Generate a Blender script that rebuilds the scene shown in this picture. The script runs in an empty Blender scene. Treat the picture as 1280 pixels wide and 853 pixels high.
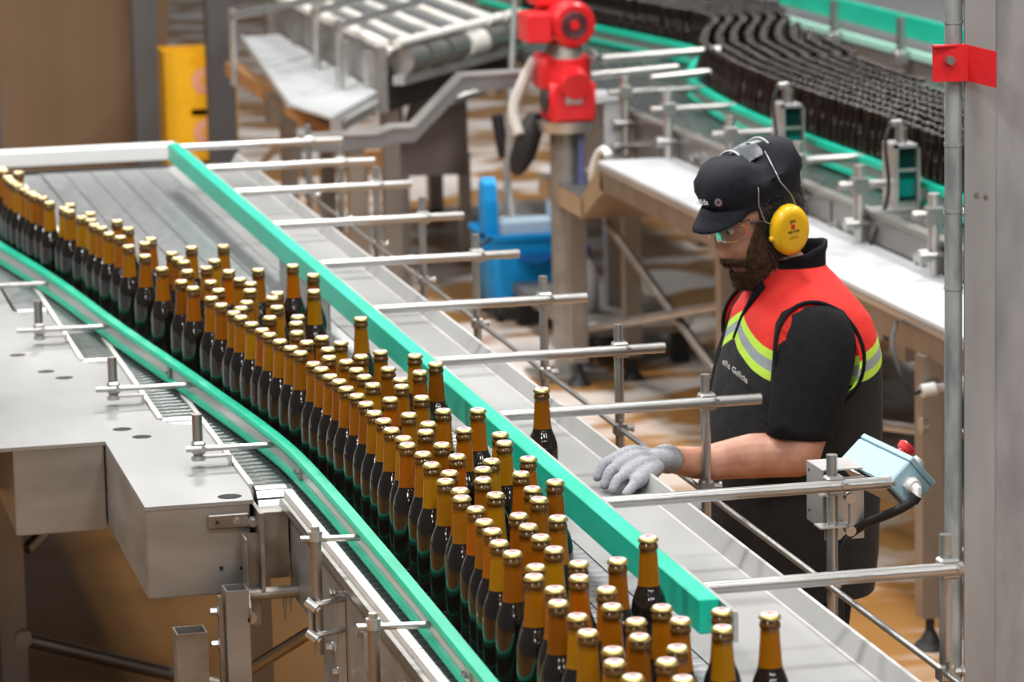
import bpy, bmesh, math, random
from mathutils import Vector, Matrix, noise
random.seed(11)
S = bpy.context.scene
COL = S.collection
V = Vector

# ------------------------------------------------------------------ camera
cd = bpy.data.cameras.new('camera'); cam = bpy.data.objects.new('camera', cd); COL.objects.link(cam)
cd.sensor_width = 36.0; cd.lens = 4530.0 / 1280.0 * 36.0; cd.clip_end = 200
th, ya, ro = math.radians(10.16), math.radians(12.77), math.radians(-1.24)
fw = V((math.sin(ya) * math.cos(th), math.cos(ya) * math.cos(th), -math.sin(th)))
rt = V((math.cos(ya), -math.sin(ya), 0)); up = rt.cross(fw)
R2 = rt * math.cos(ro) + up * math.sin(ro); U2 = -rt * math.sin(ro) + up * math.cos(ro)
M = Matrix((R2, U2, -fw)).transposed().to_4x4(); M.translation = (0, 0, 2.544)
cam.matrix_world = M
cd.dof.use_dof = True; cd.dof.focus_distance = 6.6; cd.dof.aperture_fstop = 6.6
S.camera = cam

# ------------------------------------------------------------------ world, lamps, exposure
w = bpy.data.worlds.new('hall'); S.world = w; w.use_nodes = True
bg = w.node_tree.nodes['Background']; bg.inputs[0].default_value = (0.97, 0.985, 1.0, 1); bg.inputs[1].default_value = 0.17
def lamp(x, y, z, sx, sy, e, c=(1, .98, .95)):
    l = bpy.data.lights.new('hall_lamp', 'AREA'); l.shape = 'RECTANGLE'; l.size = sx; l.size_y = sy; l.energy = e; l.color = c
    o = bpy.data.objects.new('hall_lamp', l); o.location = (x, y, z); COL.objects.link(o)
for y, e in ((-6.5, 150), (-2.0, 150), (2.5, 175), (7.0, 205), (11.5, 250), (16.0, 250)):
    for x in (-1.8, 2.2, 6.2):
        lamp(x, y, 6.2, 0.95, 0.95, e * (1.25 if x < 0 else .95))
S.view_settings.view_transform = 'Standard'; S.view_settings.look = 'None'
S.view_settings.exposure = -0.18; S.view_settings.gamma = 1.0; S.view_settings.use_curve_mapping = False
S.cycles.use_denoising = True
S.cycles.max_bounces = 7; S.cycles.transmission_bounces = 6; S.cycles.transparent_max_bounces = 8
S.cycles.caustics_reflective = False; S.cycles.caustics_refractive = False

# ------------------------------------------------------------------ materials
MATS = {}
def newmat(name):
    m = bpy.data.materials.new(name); m.use_nodes = True
    return m, m.node_tree.nodes, m.node_tree.links, m.node_tree.nodes['Principled BSDF']
def plain(name, c, rough=.5, metal=0., spec=.5, coat=0.):
    if name in MATS: return MATS[name]
    m, n, l, b = newmat(name)
    b.inputs['Base Color'].default_value = (*c, 1); b.inputs['Roughness'].default_value = rough
    b.inputs['Metallic'].default_value = metal; b.inputs['Specular IOR Level'].default_value = spec
    b.inputs['Coat Weight'].default_value = coat
    MATS[name] = m; return m
def noisy(name, c0, c1, scale=(8, 8, 8), rough=(.3, .5), metal=0., detail=4., bump=0., contrast=(.3, .7), spec=.5):
    if name in MATS: return MATS[name]
    m, n, l, b = newmat(name)
    tc = n.new('ShaderNodeTexCoord'); mp = n.new('ShaderNodeMapping'); mp.inputs['Scale'].default_value = scale
    nz = n.new('ShaderNodeTexNoise'); nz.inputs['Scale'].default_value = 1.0; nz.inputs['Detail'].default_value = detail
    rp = n.new('ShaderNodeValToRGB'); rp.color_ramp.elements[0].position = contrast[0]; rp.color_ramp.elements[1].position = contrast[1]
    rp.color_ramp.elements[0].color = (*c0, 1); rp.color_ramp.elements[1].color = (*c1, 1)
    mr = n.new('ShaderNodeMapRange'); mr.inputs[3].default_value = rough[0]; mr.inputs[4].default_value = rough[1]
    l.new(tc.outputs['Object'], mp.inputs[0]); l.new(mp.outputs[0], nz.inputs[0]); l.new(nz.outputs[0], rp.inputs[0])
    l.new(rp.outputs[0], b.inputs['Base Color']); l.new(nz.outputs[0], mr.inputs[0]); l.new(mr.outputs[0], b.inputs['Roughness'])
    b.inputs['Metallic'].default_value = metal; b.inputs['Specular IOR Level'].default_value = spec
    if bump:
        bp = n.new('ShaderNodeBump'); bp.inputs['Strength'].default_value = bump; bp.inputs['Distance'].default_value = .002
        l.new(nz.outputs[0], bp.inputs['Height']); l.new(bp.outputs[0], b.inputs['Normal'])
    MATS[name] = m; return m

STEEL = noisy('satin_steel', (.46, .455, .445), (.62, .61, .60), (9, 2, 9), (.28, .42), .8, 5)
TUBE = noisy('tube_steel', (.40, .395, .385), (.48, .475, .46), (12, 12, 12), (.26, .32), .85, 2)
PLATE = noisy('brushed_plate', (.25, .25, .25), (.37, .37, .37), (3, 1.2, 6), (.36, .5), .5, 6)
PANEL = noisy('dull_steel_sheet', (.27, .265, .255), (.37, .362, .35), (5, 5, 14), (.34, .46), .65, 6)
SLATD = noisy('dark_chain_slat', (.085, .09, .09), (.17, .18, .18), (30, 30, 30), (.2, .34), .7, 3)  # darker slat steel for the near left lanes and the background belt
DIRTY = noisy('worn_steel', (.22, .20, .18), (.36, .34, .31), (12, 12, 20), (.35, .6), .9, 6)
LEGS = noisy('steel_leg', (.30, .27, .24), (.38, .35, .32), (8, 8, 3), (.36, .5), 1., 4)
SLAT = noisy('chain_slat_steel', (.30, .315, .32), (.44, .455, .46), (30, 30, 30), (.26, .4), .75, 3)
WHITE = noisy('white_wear_plastic', (.60, .58, .53), (.80, .78, .74), (25, 6, 25), (.4, .6), 0., 5)
GREEN = noisy('green_wear_plastic', (0.0, .42, .27), (.006, .52, .35), (14, 4, 14), (.28, .42), 0., 5, spec=.5)
GREEND = noisy('green_strip', (0.0, .36, .215), (.01, .46, .28), (40, 8, 40), (.3, .5), 0., 5)
RED = noisy('red_enamel', (.62, .012, .018), (.72, .02, .025), (5, 5, 5), (.25, .4))
GALV = noisy('galvanised_steel', (.205, .208, .218), (.30, .303, .315), (16, 16, 5), (.5, .65), .1, 9, contrast=(.35, .65), spec=.35)
CONDUIT = noisy('galvanised_conduit', (.20, .235, .245), (.36, .40, .41), (30, 30, 8), (.42, .6), .35, 8, contrast=(.38, .62))
BLACK = plain('black_rubber', (.012, .012, .013), .55)
DARK = plain('dark_steel', (.06, .058, .055), .45, .6)
BLUE = noisy('blue_plastic', (.002, .24, .60), (.004, .30, .70), (6, 6, 6), (.4, .55), spec=.3)
PALEBLUE = plain('pale_blue_plastic', (.42, .55, .66), .5)
BOXBLUE = noisy('pale_blue_paint', (.30, .48, .56), (.36, .54, .62), (60, 60, 60), (.4, .55), 0., 6)
BOARD = noisy('brown_board', (.115, .068, .034), (.145, .088, .046), (2, 2, 2), (.6, .75))
COLUMN = noisy('dark_painted_steel', (.055, .052, .054), (.075, .072, .073), (3, 3, 3), (.5, .6))
YELLOW = noisy('yellow_crate_plastic', (.80, .40, .006), (.88, .46, .01), (4, 4, 4), (.35, .5))
BROWN = noisy('brown_beam_paint', (.30, .15, .055), (.42, .22, .09), (5, 5, 5), (.4, .6))
def floor_mat():
    m, n, l, b = newmat('wet_ochre_floor')
    tc = n.new('ShaderNodeTexCoord')
    def nz(scale, det, dist=0):
        mp = n.new('ShaderNodeMapping'); mp.inputs['Scale'].default_value = scale
        t = n.new('ShaderNodeTexNoise'); t.inputs['Scale'].default_value = 1; t.inputs['Detail'].default_value = det; t.inputs['Distortion'].default_value = dist
        l.new(tc.outputs['Object'], mp.inputs[0]); l.new(mp.outputs[0], t.inputs[0]); return t
    a = nz((1.1, .7, 1), 6); ra = n.new('ShaderNodeValToRGB'); ra.color_ramp.elements[0].position = .3; ra.color_ramp.elements[1].position = .7
    ra.color_ramp.elements[0].color = (.27, .118, .026, 1); ra.color_ramp.elements[1].color = (.41, .205, .06, 1)
    l.new(a.outputs[0], ra.inputs[0])
    # washed-out pale streaks and suds lying on the right-hand side of the hall
    f = nz((1.5, 2.1, 1), 7, .5); rf = n.new('ShaderNodeValToRGB'); rf.color_ramp.elements[0].position = .46; rf.color_ramp.elements[1].position = .56
    l.new(f.outputs[0], rf.inputs[0])
    sp = n.new('ShaderNodeSeparateXYZ'); l.new(tc.outputs['Object'], sp.inputs[0])
    mx = n.new('ShaderNodeMapRange'); mx.inputs[1].default_value = 1.9; mx.inputs[2].default_value = 2.7; l.new(sp.outputs[0], mx.inputs[0])
    my = n.new('ShaderNodeMapRange'); my.inputs[1].default_value = 8.0; my.inputs[2].default_value = 15.; my.inputs[3].default_value = .5; my.inputs[4].default_value = 1.0; l.new(sp.outputs[1], my.inputs[0])
    m1 = n.new('ShaderNodeMath'); m1.operation = 'MULTIPLY'; l.new(rf.outputs[0], m1.inputs[0]); l.new(mx.outputs[0], m1.inputs[1])
    m2 = n.new('ShaderNodeMath'); m2.operation = 'MULTIPLY'; l.new(m1.outputs[0], m2.inputs[0]); l.new(my.outputs[0], m2.inputs[1])
    mix = n.new('ShaderNodeMix'); mix.data_type = 'RGBA'; mix.inputs[7].default_value = (.80, .73, .68, 1)
    l.new(m2.outputs[0], mix.inputs[0]); l.new(ra.outputs[0], mix.inputs[6]); l.new(mix.outputs[2], b.inputs['Base Color'])
    r = nz((2.2, 2.2, 1), 4); mr = n.new('ShaderNodeMapRange'); mr.inputs[3].default_value = .25; mr.inputs[4].default_value = .6; b.inputs['Specular IOR Level'].default_value = .3
    l.new(r.outputs[0], mr.inputs[0]); l.new(mr.outputs[0], b.inputs['Roughness'])
    return m
FLOOR = floor_mat()
def amber_mat(name, cols, rough=.12, trans=.4):
    m, n, l, b = newmat(name)
    oi = n.new('ShaderNodeObjectInfo'); rp = n.new('ShaderNodeValToRGB')
    e = rp.color_ramp.elements
    while len(e) < len(cols): e.new(.5)
    for i, c in enumerate(cols): e[i].position = i / (len(cols) - 1); e[i].color = (*c, 1)
    l.new(oi.outputs['Random'], rp.inputs[0]); l.new(rp.outputs[0], b.inputs['Base Color'])
    b.inputs['Roughness'].default_value = rough; b.inputs['Specular IOR Level'].default_value = .45
    tr = n.new('ShaderNodeBsdfTranslucent'); mx = n.new('ShaderNodeMixShader'); mx.inputs[0].default_value = trans
    l.new(rp.outputs[0], tr.inputs[0]); l.new(b.outputs[0], mx.inputs[1]); l.new(tr.outputs[0], mx.inputs[2])
    l.new(mx.outputs[0], n['Material Output'].inputs[0]); return m
AMBER = amber_mat('amber_glass_empty', [(.25, .078, .003), (.40, .135, .003), (.36, .155, .005), (.44, .12, .002), (.31, .10, .004), (.44, .22, .004), (.36, .115, .003)])
AMBERD = amber_mat('amber_glass_thick_finish', [(.10, .045, .005), (.14, .062, .007), (.11, .05, .006)], .15, .3)
BEER = plain('brown_glass_full_of_dark_beer', (.009, .006, .0045), .09, 0, .75)
GOLD = noisy('gold_crown_metal', (.62, .47, .16), (.78, .62, .28), (200, 200, 200), (.26, .38), .85)
CAPW = plain('white_cap_print', (.80, .70, .66), .3)
CAPR = plain('red_cap_print', (.62, .16, .15), .3)
DGLASS = plain('dark_brown_empty_glass', (.008, .004, .0025), .08, 0, .4)
DRIM = plain('rim_glint_glass', (.42, .40, .40), .25, 0, .9)  # pale base colour paints ceiling light reflected on the bottle mouths
CLOTH = noisy('black_cotton', (.005, .0055, .007), (.011, .012, .014), (60, 60, 60), (.8, .95), 0, 6, .25, spec=.2)
NAVY = noisy('navy_cap_cloth', (.007, .008, .013), (.014, .016, .024), (90, 90, 90), (.75, .9), 0, 6, .3, spec=.25)
GLOVE = noisy('grey_knit', (.23, .24, .27), (.36, .37, .40), (220, 220, 220), (.75, .9), 0, 3, .5)
GLOVEC = noisy('grey_rib_knit', (.24, .25, .28), (.36, .37, .40), (220, 220, 220), (.75, .9), 0, 3, .4)
HAIR = noisy('dark_hair', (.008, .006, .005), (.05, .036, .026), (140, 140, 40), (.5, .7), 0, 6, .6)
BEARD = noisy('brown_beard', (.035, .022, .014), (.19, .118, .075), (170, 170, 70), (.6, .8), 0, 6, .5, spec=.2)
EARYEL = plain('yellow_ear_cup', (.86, .50, .005), .3, 0, .5, .2)
def skin_mat():
    m, n, l, b = newmat('skin')
    tc = n.new('ShaderNodeTexCoord'); t = n.new('ShaderNodeTexNoise'); t.inputs['Scale'].default_value = 22; t.inputs['Detail'].default_value = 7
    rp = n.new('ShaderNodeValToRGB'); rp.color_ramp.elements[0].position = .35; rp.color_ramp.elements[1].position = .68
    rp.color_ramp.elements[0].color = (.42, .19, .125, 1); rp.color_ramp.elements[1].color = (.60, .31, .21, 1)
    l.new(tc.outputs['Object'], t.inputs[0]); l.new(t.outputs[0], rp.inputs[0]); l.new(rp.outputs[0], b.inputs['Base Color'])
    b.inputs['Roughness'].default_value = .5; b.inputs['Subsurface Weight'].default_value = .12
    b.inputs['Subsurface Radius'].default_value = (.02, .008, .004); b.inputs['Subsurface Scale'].default_value = .5
    return m
SKIN = skin_mat()
def lens_mat():
    m, n, l, b = newmat('clear_lens')
    tr = n.new('ShaderNodeBsdfTransparent'); gl = n.new('ShaderNodeBsdfGlossy'); gl.inputs['Roughness'].default_value = .04
    tr.inputs[0].default_value = (.93, .93, .93, 1)
    fr = n.new('ShaderNodeFresnel'); fr.inputs[0].default_value = 1.35
    mx = n.new('ShaderNodeMixShader'); l.new(fr.outputs[0], mx.inputs[0]); l.new(tr.outputs[0], mx.inputs[1]); l.new(gl.outputs[0], mx.inputs[2])
    l.new(mx.outputs[0], n['Material Output'].inputs[0]); return m
LENS = lens_mat()
def vest_mat():
    m, n, l, b = newmat('work_vest_cloth')
    tc = n.new('ShaderNodeTexCoord'); sp = n.new('ShaderNodeSeparateXYZ'); l.new(tc.outputs['Object'], sp.inputs[0])
    def math_(op, a, bb):
        q = n.new('ShaderNodeMath'); q.operation = op
        for i, x in enumerate((a, bb)):
            if isinstance(x, (int, float)): q.inputs[i].default_value = x
            else: l.new(x, q.inputs[i])
        return q.outputs[0]
    ay = math_('ABSOLUTE', math_('SUBTRACT', sp.outputs[1], 7.0), 0)
    v = math_('ADD', sp.outputs[2], math_('MULTIPLY', ay, .42))
    rp = n.new('ShaderNodeValToRGB'); rp.color_ramp.interpolation = 'CONSTANT'
    mr = n.new('ShaderNodeMapRange'); mr.inputs[1].default_value = 1.0; mr.inputs[2].default_value = 1.5; l.new(v, mr.inputs[0])
    st = [(0, (.006, .0065, .008)), (.470, (.50, .78, .07)), (.507, (.30, .34, .35)), (.547, (.50, .78, .07)), (.584, (.72, .022, .014))]
    e = rp.color_ramp.elements; e[0].position, e[1].position = st[0][0], st[1][0]
    for q in st[2:]: e.new(q[0])
    for q, s in zip(e, st): q.color = (*s[1], 1)
    l.new(mr.outputs[0], rp.inputs[0]); l.new(rp.outputs[0], b.inputs['Base Color'])
    t = n.new('ShaderNodeTexNoise'); t.inputs['Scale'].default_value = 14; t.inputs['Detail'].default_value = 5; l.new(tc.outputs['Object'], t.inputs[0])
    bp = n.new('ShaderNodeBump'); bp.inputs['Strength'].default_value = .35; bp.inputs['Distance'].default_value = .02
    l.new(t.outputs[0], bp.inputs['Height']); l.new(bp.outputs[0], b.inputs['Normal'])
    b.inputs['Roughness'].default_value = .8; return m
VEST = vest_mat()

# ------------------------------------------------------------------ helpers
def thing(name, label, cat, loc=(0, 0, 0), group=None):
    o = bpy.data.objects.new(name, None); COL.objects.link(o); o.location = loc; o.empty_display_size = .05
    o['label'] = label; o['category'] = cat
    if group: o['group'] = group
    return o
def obj(name, bm, mat, parent=None, smooth=False, label=None, kind=None):
    """link bm (world coordinates) as one mesh object, child of parent if given"""
    bmesh.ops.recalc_face_normals(bm, faces=bm.faces[:])
    me = bpy.data.meshes.new(name); bm.to_mesh(me); bm.free()
    for m in (mat if isinstance(mat, (list, tuple)) else [mat]): me.materials.append(m)
    if smooth:
        me.polygons.foreach_set('use_smooth', [True] * len(me.polygons))
        if smooth != 'all':
            try: me.set_sharp_from_angle(angle=math.radians(38))
            except Exception: pass
    return link(name, me, parent, label, kind)
def link(name, me, parent=None, label=None, kind=None):
    o = bpy.data.objects.new(name, me); COL.objects.link(o)
    if parent is not None:
        o.parent = parent
        if parent.parent is None and parent.type == 'EMPTY':
            o.matrix_parent_inverse = Matrix.Translation(-V(parent.location))
    if label: o['label'] = label
    if kind: o['kind'] = kind
    return o
def tag(o, label, cat, group=None):
    o['label'] = label; o['category'] = cat
    if group: o['group'] = group
    return o
def B(): return bmesh.new()
def faces_of(bm, vs, idx, mi=0):
    for f in idx:
        try:
            q = bm.faces.new([vs[i] for i in f]); q.material_index = mi
        except ValueError: pass
def box(bm, x0, x1, y0, y1, z0, z1, mi=0, bev=0.):
    return obox(bm, ((x0 + x1) / 2, (y0 + y1) / 2, (z0 + z1) / 2), ((x1 - x0) / 2, 0, 0), (0, (y1 - y0) / 2, 0), (0, 0, (z1 - z0) / 2), mi, bev)
def obox(bm, c, a, b, d, mi=0, bev=0.):
    c, a, b, d = V(c), V(a), V(b), V(d)
    vs = [bm.verts.new(c + a * i + b * j + d * k) for k in (-1, 1) for j in (-1, 1) for i in (-1, 1)]
    fs = [(0, 2, 3, 1), (4, 5, 7, 6), (0, 1, 5, 4), (1, 3, 7, 5), (3, 2, 6, 7), (2, 0, 4, 6)]
    nf = []
    for f in fs:
        q = bm.faces.new([vs[i] for i in f]); q.material_index = mi; nf.append(q)
    if bev:
        es = list({e for q in nf for e in q.edges})
        r = bmesh.ops.bevel(bm, geom=es, offset=bev, segments=1, profile=.5, affect='EDGES')
        for q in r['faces']: q.material_index = mi
    return bm
def frame_(d):
    d = V(d).normalized(); h = V((0, 0, 1)) if abs(d.z) < .9 else V((1, 0, 0))
    a = d.cross(h).normalized(); return a, a.cross(d).normalized()
def loft(bm, rings, cap0=True, cap1=True, mi=0, closed=True):
    R = [[bm.verts.new(p) for p in r] for r in rings]; n = len(R[0])
    for A, Bq in zip(R, R[1:]):
        for i in range(n if closed else n - 1):
            q = bm.faces.new((A[i], A[(i + 1) % n], Bq[(i + 1) % n], Bq[i])); q.material_index = mi
    if cap0: bm.faces.new(R[0][::-1]).material_index = mi
    if cap1: bm.faces.new(R[-1]).material_index = mi
    return R
def circ(c, a, b, r, seg, r2=None):
    r2 = r if r2 is None else r2
    return [V(c) + a * (r * math.cos(2 * math.pi * i / seg)) + b * (r2 * math.sin(2 * math.pi * i / seg)) for i in range(seg)]
def cyl(bm, p0, p1, r0, r1=None, seg=14, mi=0):
    p0, p1 = V(p0), V(p1); a, b = frame_(p1 - p0); r1 = r0 if r1 is None else r1
    loft(bm, [circ(p0, a, b, r0, seg), circ(p1, a, b, r1, seg)], mi=mi); return bm
def tube(bm, pts, r, seg=8, mi=0, rs=None):
    pts = [V(p) for p in pts]; rings = []; a = None
    for i, p in enumerate(pts):
        t = ((pts[min(i + 1, len(pts) - 1)] - p).normalized() + (p - pts[max(i - 1, 0)]).normalized())
        if t.length < 1e-6: t = pts[1] - pts[0]
        t.normalize()
        if a is None: a, b = frame_(t)
        else:
            a = (a - t * a.dot(t)).normalized(); b = a.cross(t).normalized()
        rings.append(circ(p, a, b, rs[i] if rs else r, seg))
    loft(bm, rings, mi=mi); return bm
def lathe(bm, prof, c=(0, 0, 0), seg=16, mis=None, mi=0):
    c = V(c); x, y = V((1, 0, 0)), V((0, 1, 0))
    R = [[bm.verts.new(p) for p in circ(c + V((0, 0, z)), x, y, max(r, 1e-4), seg)] for r, z in prof]
    for k, (A, Bq) in enumerate(zip(R, R[1:])):
        for i in range(seg):
            bm.faces.new((A[i], A[(i + 1) % seg], Bq[(i + 1) % seg], Bq[i])).material_index = mis[k] if mis else mi
    bm.faces.new(R[0][::-1]).material_index = mis[0] if mis else mi
    bm.faces.new(R[-1]).material_index = mis[-1] if mis else mi
    return bm
def prism(bm, poly, z0, z1, mi=0):
    n = len(poly); a = [bm.verts.new((x, y, z0)) for x, y in poly]; b = [bm.verts.new((x, y, z1)) for x, y in poly]
    for i in range(n): bm.faces.new((a[i], a[(i + 1) % n], b[(i + 1) % n], b[i])).material_index = mi
    bm.faces.new(a[::-1]).material_index = mi; bm.faces.new(b).material_index = mi; return bm
def extr(bm, poly3, d, mi=0):
    n = len(poly3); a = [bm.verts.new(V(p)) for p in poly3]; b = [bm.verts.new(V(p) + V(d)) for p in poly3]
    for i in range(n): bm.faces.new((a[i], a[(i + 1) % n], b[(i + 1) % n], b[i])).material_index = mi
    bm.faces.new(a[::-1]).material_index = mi; bm.faces.new(b).material_index = mi; return bm
def sweep(bm, path, prof, mi=0):
    """sweep profile [(side, z)] along an XY path [(x, y)] ; side>0 is to the right of travel"""
    rings = []
    for i, p in enumerate(path):
        p = V((p[0], p[1], 0)); q0 = V((*path[max(i - 1, 0)], 0)); q1 = V((*path[min(i + 1, len(path) - 1)], 0))
        t = (q1 - q0).normalized(); nrm = V((t.y, -t.x, 0))
        rings.append([p + nrm * s + V((0, 0, z)) for s, z in prof])
    loft(bm, rings, mi=mi); return bm
def hexbolt(bm, c, axis, r=.008, h=.006, seg=6):
    c = V(c); d = V(axis).normalized(); cyl(bm, c, c + d * h * .35, r * 1.35, seg=12); cyl(bm, c + d * h * .35, c + d * h * 1.6, r, seg=seg); return bm
def text(name, s, size, org, right, up_, mat, parent, ext=.0004):
    c = bpy.data.curves.new(name, 'FONT'); c.body = s; c.size = size; c.extrude = ext; c.align_x = 'CENTER'; c.align_y = 'CENTER'
    c.materials.append(mat); o = bpy.data.objects.new(name, c); COL.objects.link(o)
    r, u = V(right).normalized(), V(up_).normalized(); n = r.cross(u).normalized(); u = n.cross(r)
    m = Matrix((r, u, n)).transposed().to_4x4(); m.translation = V(org)
    dg = bpy.context.evaluated_depsgraph_get(); me = bpy.data.meshes.new_from_object(o.evaluated_get(dg)); me.transform(m)
    bpy.data.objects.remove(o)
    return link(name, me, parent)
def smoothline(pts, n=6):
    """Catmull-Rom through points of any dimension"""
    P = [V(p) for p in pts]; P = [P[0] * 2 - P[1]] + P + [P[-1] * 2 - P[-2]]; out = []
    for i in range(1, len(P) - 2):
        for k in range(n):
            t = k / n; a, b, c, d = P[i - 1:i + 3]
            out.append(.5 * ((2 * b) + (c - a) * t + (2 * a - 5 * b + 4 * c - d) * t * t + (3 * b - a - 3 * c + d) * t ** 3))
    out.append(P[-2]); return out

# ------------------------------------------------------------------ floor
bm = B(); box(bm, -6, 16, -1, 40, -.12, 0); o = obj('floor', bm, FLOOR); o['kind'] = 'structure'

# ================================================================== main bottle conveyor
ZB = 1.0
bc = thing('bottle_conveyor', 'wide steel slat chain conveyor carrying the capped amber bottles', 'conveyor', (1.45, 8, 0))
# bed under the chains, stepped with the lane ends on the left
bm = B(); prism(bm, [(1.125, 4.2), (1.80, 4.2), (1.80, 12.05), (.70, 12.05), (.70, 9.30), (.80, 9.30), (.80, 8.52), (.886, 8.52), (.886, 7.74), (.972, 7.74), (.972, 6.98), (1.125, 6.98)], .86, .966)
obj('bed_frame', bm, DARK, bc)
bm = B(); box(bm, .83, 1.09, 7.62, 9.6, .845, .858); obj('shade_sheet', bm, DARK, bc)  # added dark sheet, stands in for the shade below the lane ends
# side sheet facing the camera, with the white wear edge on top
bm = B(); box(bm, 1.108, 1.124, 4.2, 6.56, .70, .985); obj('side_panel', bm, PANEL, bc)
bm = B(); box(bm, 1.104, 1.128, 6.58, 6.9, .80, .985); obj('side_panel', bm, PANEL, bc)
bm = B(); sweep(bm, [(1.111, 4.2), (1.111, 5.4), (1.110, 6.2), (1.108, 6.92)], [(-.0085, .985), (.0085, .985), (.0085, 1.0035), (-.0085, 1.0035)]); obj('wear_strip', bm, WHITE, bc)
bm = B(); box(bm, 1.090, 1.1015, 4.2, 6.9, .972, .990); obj('edge_rail', bm, TUBE, bc)
for i, (x0, y0, y1) in enumerate([(.876, 8.50, 12.0), (.961, 7.72, 12.0), (1.046, 6.99, 12.0)]):
    bm = B(); box(bm, x0 - .005, x0 + .005, y0, y1, .966, 1.004); obj('wear_strip', bm, WHITE, bc)
# slats
sb = B(); obox(sb, (0, 0, -.003), (.0406, 0, 0), (0, .0162, 0), (0, 0, .003), 0, .0016)
slat_me = bpy.data.meshes.new('slat'); sb.to_mesh(slat_me); slat_me.materials.append(SLAT)
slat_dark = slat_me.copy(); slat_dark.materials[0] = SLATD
lanes = [(.832, 9.30, 12.0), (.918, 8.53, 12.0), (1.0035, 7.75, 12.0), (1.0885, 7.0, 12.0)] + [(1.1625 + .0845 * k, 4.25, 12.0) for k in range(5)]
allsl = []
for k, (x, y0, y1) in enumerate(lanes):
    y = y0
    while y < y1: allsl.append((k, x, y)); y += .0365
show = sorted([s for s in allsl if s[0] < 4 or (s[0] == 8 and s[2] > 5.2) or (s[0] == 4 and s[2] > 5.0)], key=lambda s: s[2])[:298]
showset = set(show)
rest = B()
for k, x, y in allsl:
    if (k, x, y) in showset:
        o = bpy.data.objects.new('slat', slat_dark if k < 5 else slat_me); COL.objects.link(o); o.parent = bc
        o.matrix_parent_inverse = Matrix.Translation(-V(bc.location)); o.location = (x, y, ZB)
    else:
        obox(rest, (x, y, ZB - .003), (.0406, 0, 0), (0, .0162, 0), (0, 0, .003), 0)
obj('slat_chain', rest, SLAT, bc, kind='stuff')
# rounded chain returns at the four stepped lane ends
for x, y0, _ in lanes[:4]:
    bm = B(); r = .050
    for k in range(4):
        a = math.radians(12 + k * 25)
        ctr = V((x, y0 - .016 - math.sin(a) * r, ZB - .003 - r + math.cos(a) * r))
        t = V((0, -math.cos(a), -math.sin(a))); n_ = V((0, -math.sin(a), math.cos(a)))
        obox(bm, ctr, (.038, 0, 0), t * .0100, n_ * .0028, 0, .001)
    obj('chain_return', bm, SLAT, bc)
    bm = B(); cyl(bm, (x - .036, y0 - .016, ZB - .053), (x + .036, y0 - .016, ZB - .053), .044, seg=18); obj('sprocket_shaft', bm, DARK, bc)
# steel deck to the right with an upturned lip
bm = B(); box(bm, 1.566, 1.774, 3.9, 12.05, .992, .9985); obj('deck_plate', bm, PLATE, bc)
bm = B(); box(bm, 1.5428, 1.5655, 4.0, 12.0, .985, 1.0005); obj('deck_edge_strip', bm, PLATE, bc)
bm = B(); extr(bm, [(1.768, 3.9, .9986), (1.774, 3.9, .9986), (1.790, 3.9, 1.030), (1.797, 3.9, 1.030), (1.797, 3.9, .90), (1.768, 3.9, .90)], (0, 8.15, 0)); obj('deck_lip', bm, noisy('matt_lip_steel', (.40, .395, .385), (.50, .495, .485), (6, 2, 6), (.4, .5), .3, 5), bc)
for y in (5.55, 6.25, 7.6, 8.9, 10.2):
    bm = B(); hexbolt(bm, (1.788, y, 1.004), (-1, 0, .5), .0035, .003); obj('bolt', bm, TUBE, bc)
# end frame bar at the far end
bm = B(); box(bm, .55, 1.60, 12.10, 12.18, 1.012, 1.066, 0, .004); obj('end_bar', bm, plain('clean_white_plastic', (.82, .82, .82), .4), bc)
bm = B(); box(bm, .55, 1.62, 12.06, 12.20, .86, .985); obj('end_frame', bm, DARK, bc)
# legs of the conveyor
for x in (1.20, 1.70):
    for y in (4.9, 8.0, 11.3):
        if (x, y) == (1.20, 4.9): continue
        bm = B(); box(bm, x - .03, x + .03, y - .03, y + .03, .06, .86); cyl(bm, (x, y, 0), (x, y, .07), .012); cyl(bm, (x, y, 0), (x, y, .014), .05); obj('leg', bm, LEGS, bc)
# bolts and splice brackets on the near side sheet
for y, z in [(6.12, .915), (6.02, .865), (5.72, .905), (5.66, .845), (5.62, .82), (5.35, .92), (6.45, .80), (5.1, .90), (5.22, .85), (4.9, .86)]:
    bm = B(); hexbolt(bm, (1.108, y, z), (-1, 0, 0), .009, .009); obj('bolt', bm, TUBE, bc)
bm = B(); box(bm, 1.094, 1.108, 6.02, 6.05, .72, .93); obj('splice_bracket', bm, STEEL, bc)

# ================================================================== left drive cover
dh = thing('drive_cover', 'stepped stainless steel cover box beside the ends of the chain lanes', 'machine cover', (.70, 8.2, .8))
def step_box(poly, z0, z1): 
    b_ = B(); prism(b_, poly, z0, z1); return b_
TOPZ = 1.0
outer = [(.817, 6.86), (1.030, 6.86), (1.038, 6.95), (1.038, 7.63), (.985, 7.655), (.952, 7.72), (.952, 8.41), (.90, 8.435), (.868, 8.50), (.868, 9.18), (.81, 9.205), (.783, 9.27), (.783, 11.9), (-1.2, 11.9), (-1.2, 7.52), (.817, 7.52)]  # left part extended out of view to shade the floor below
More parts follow.
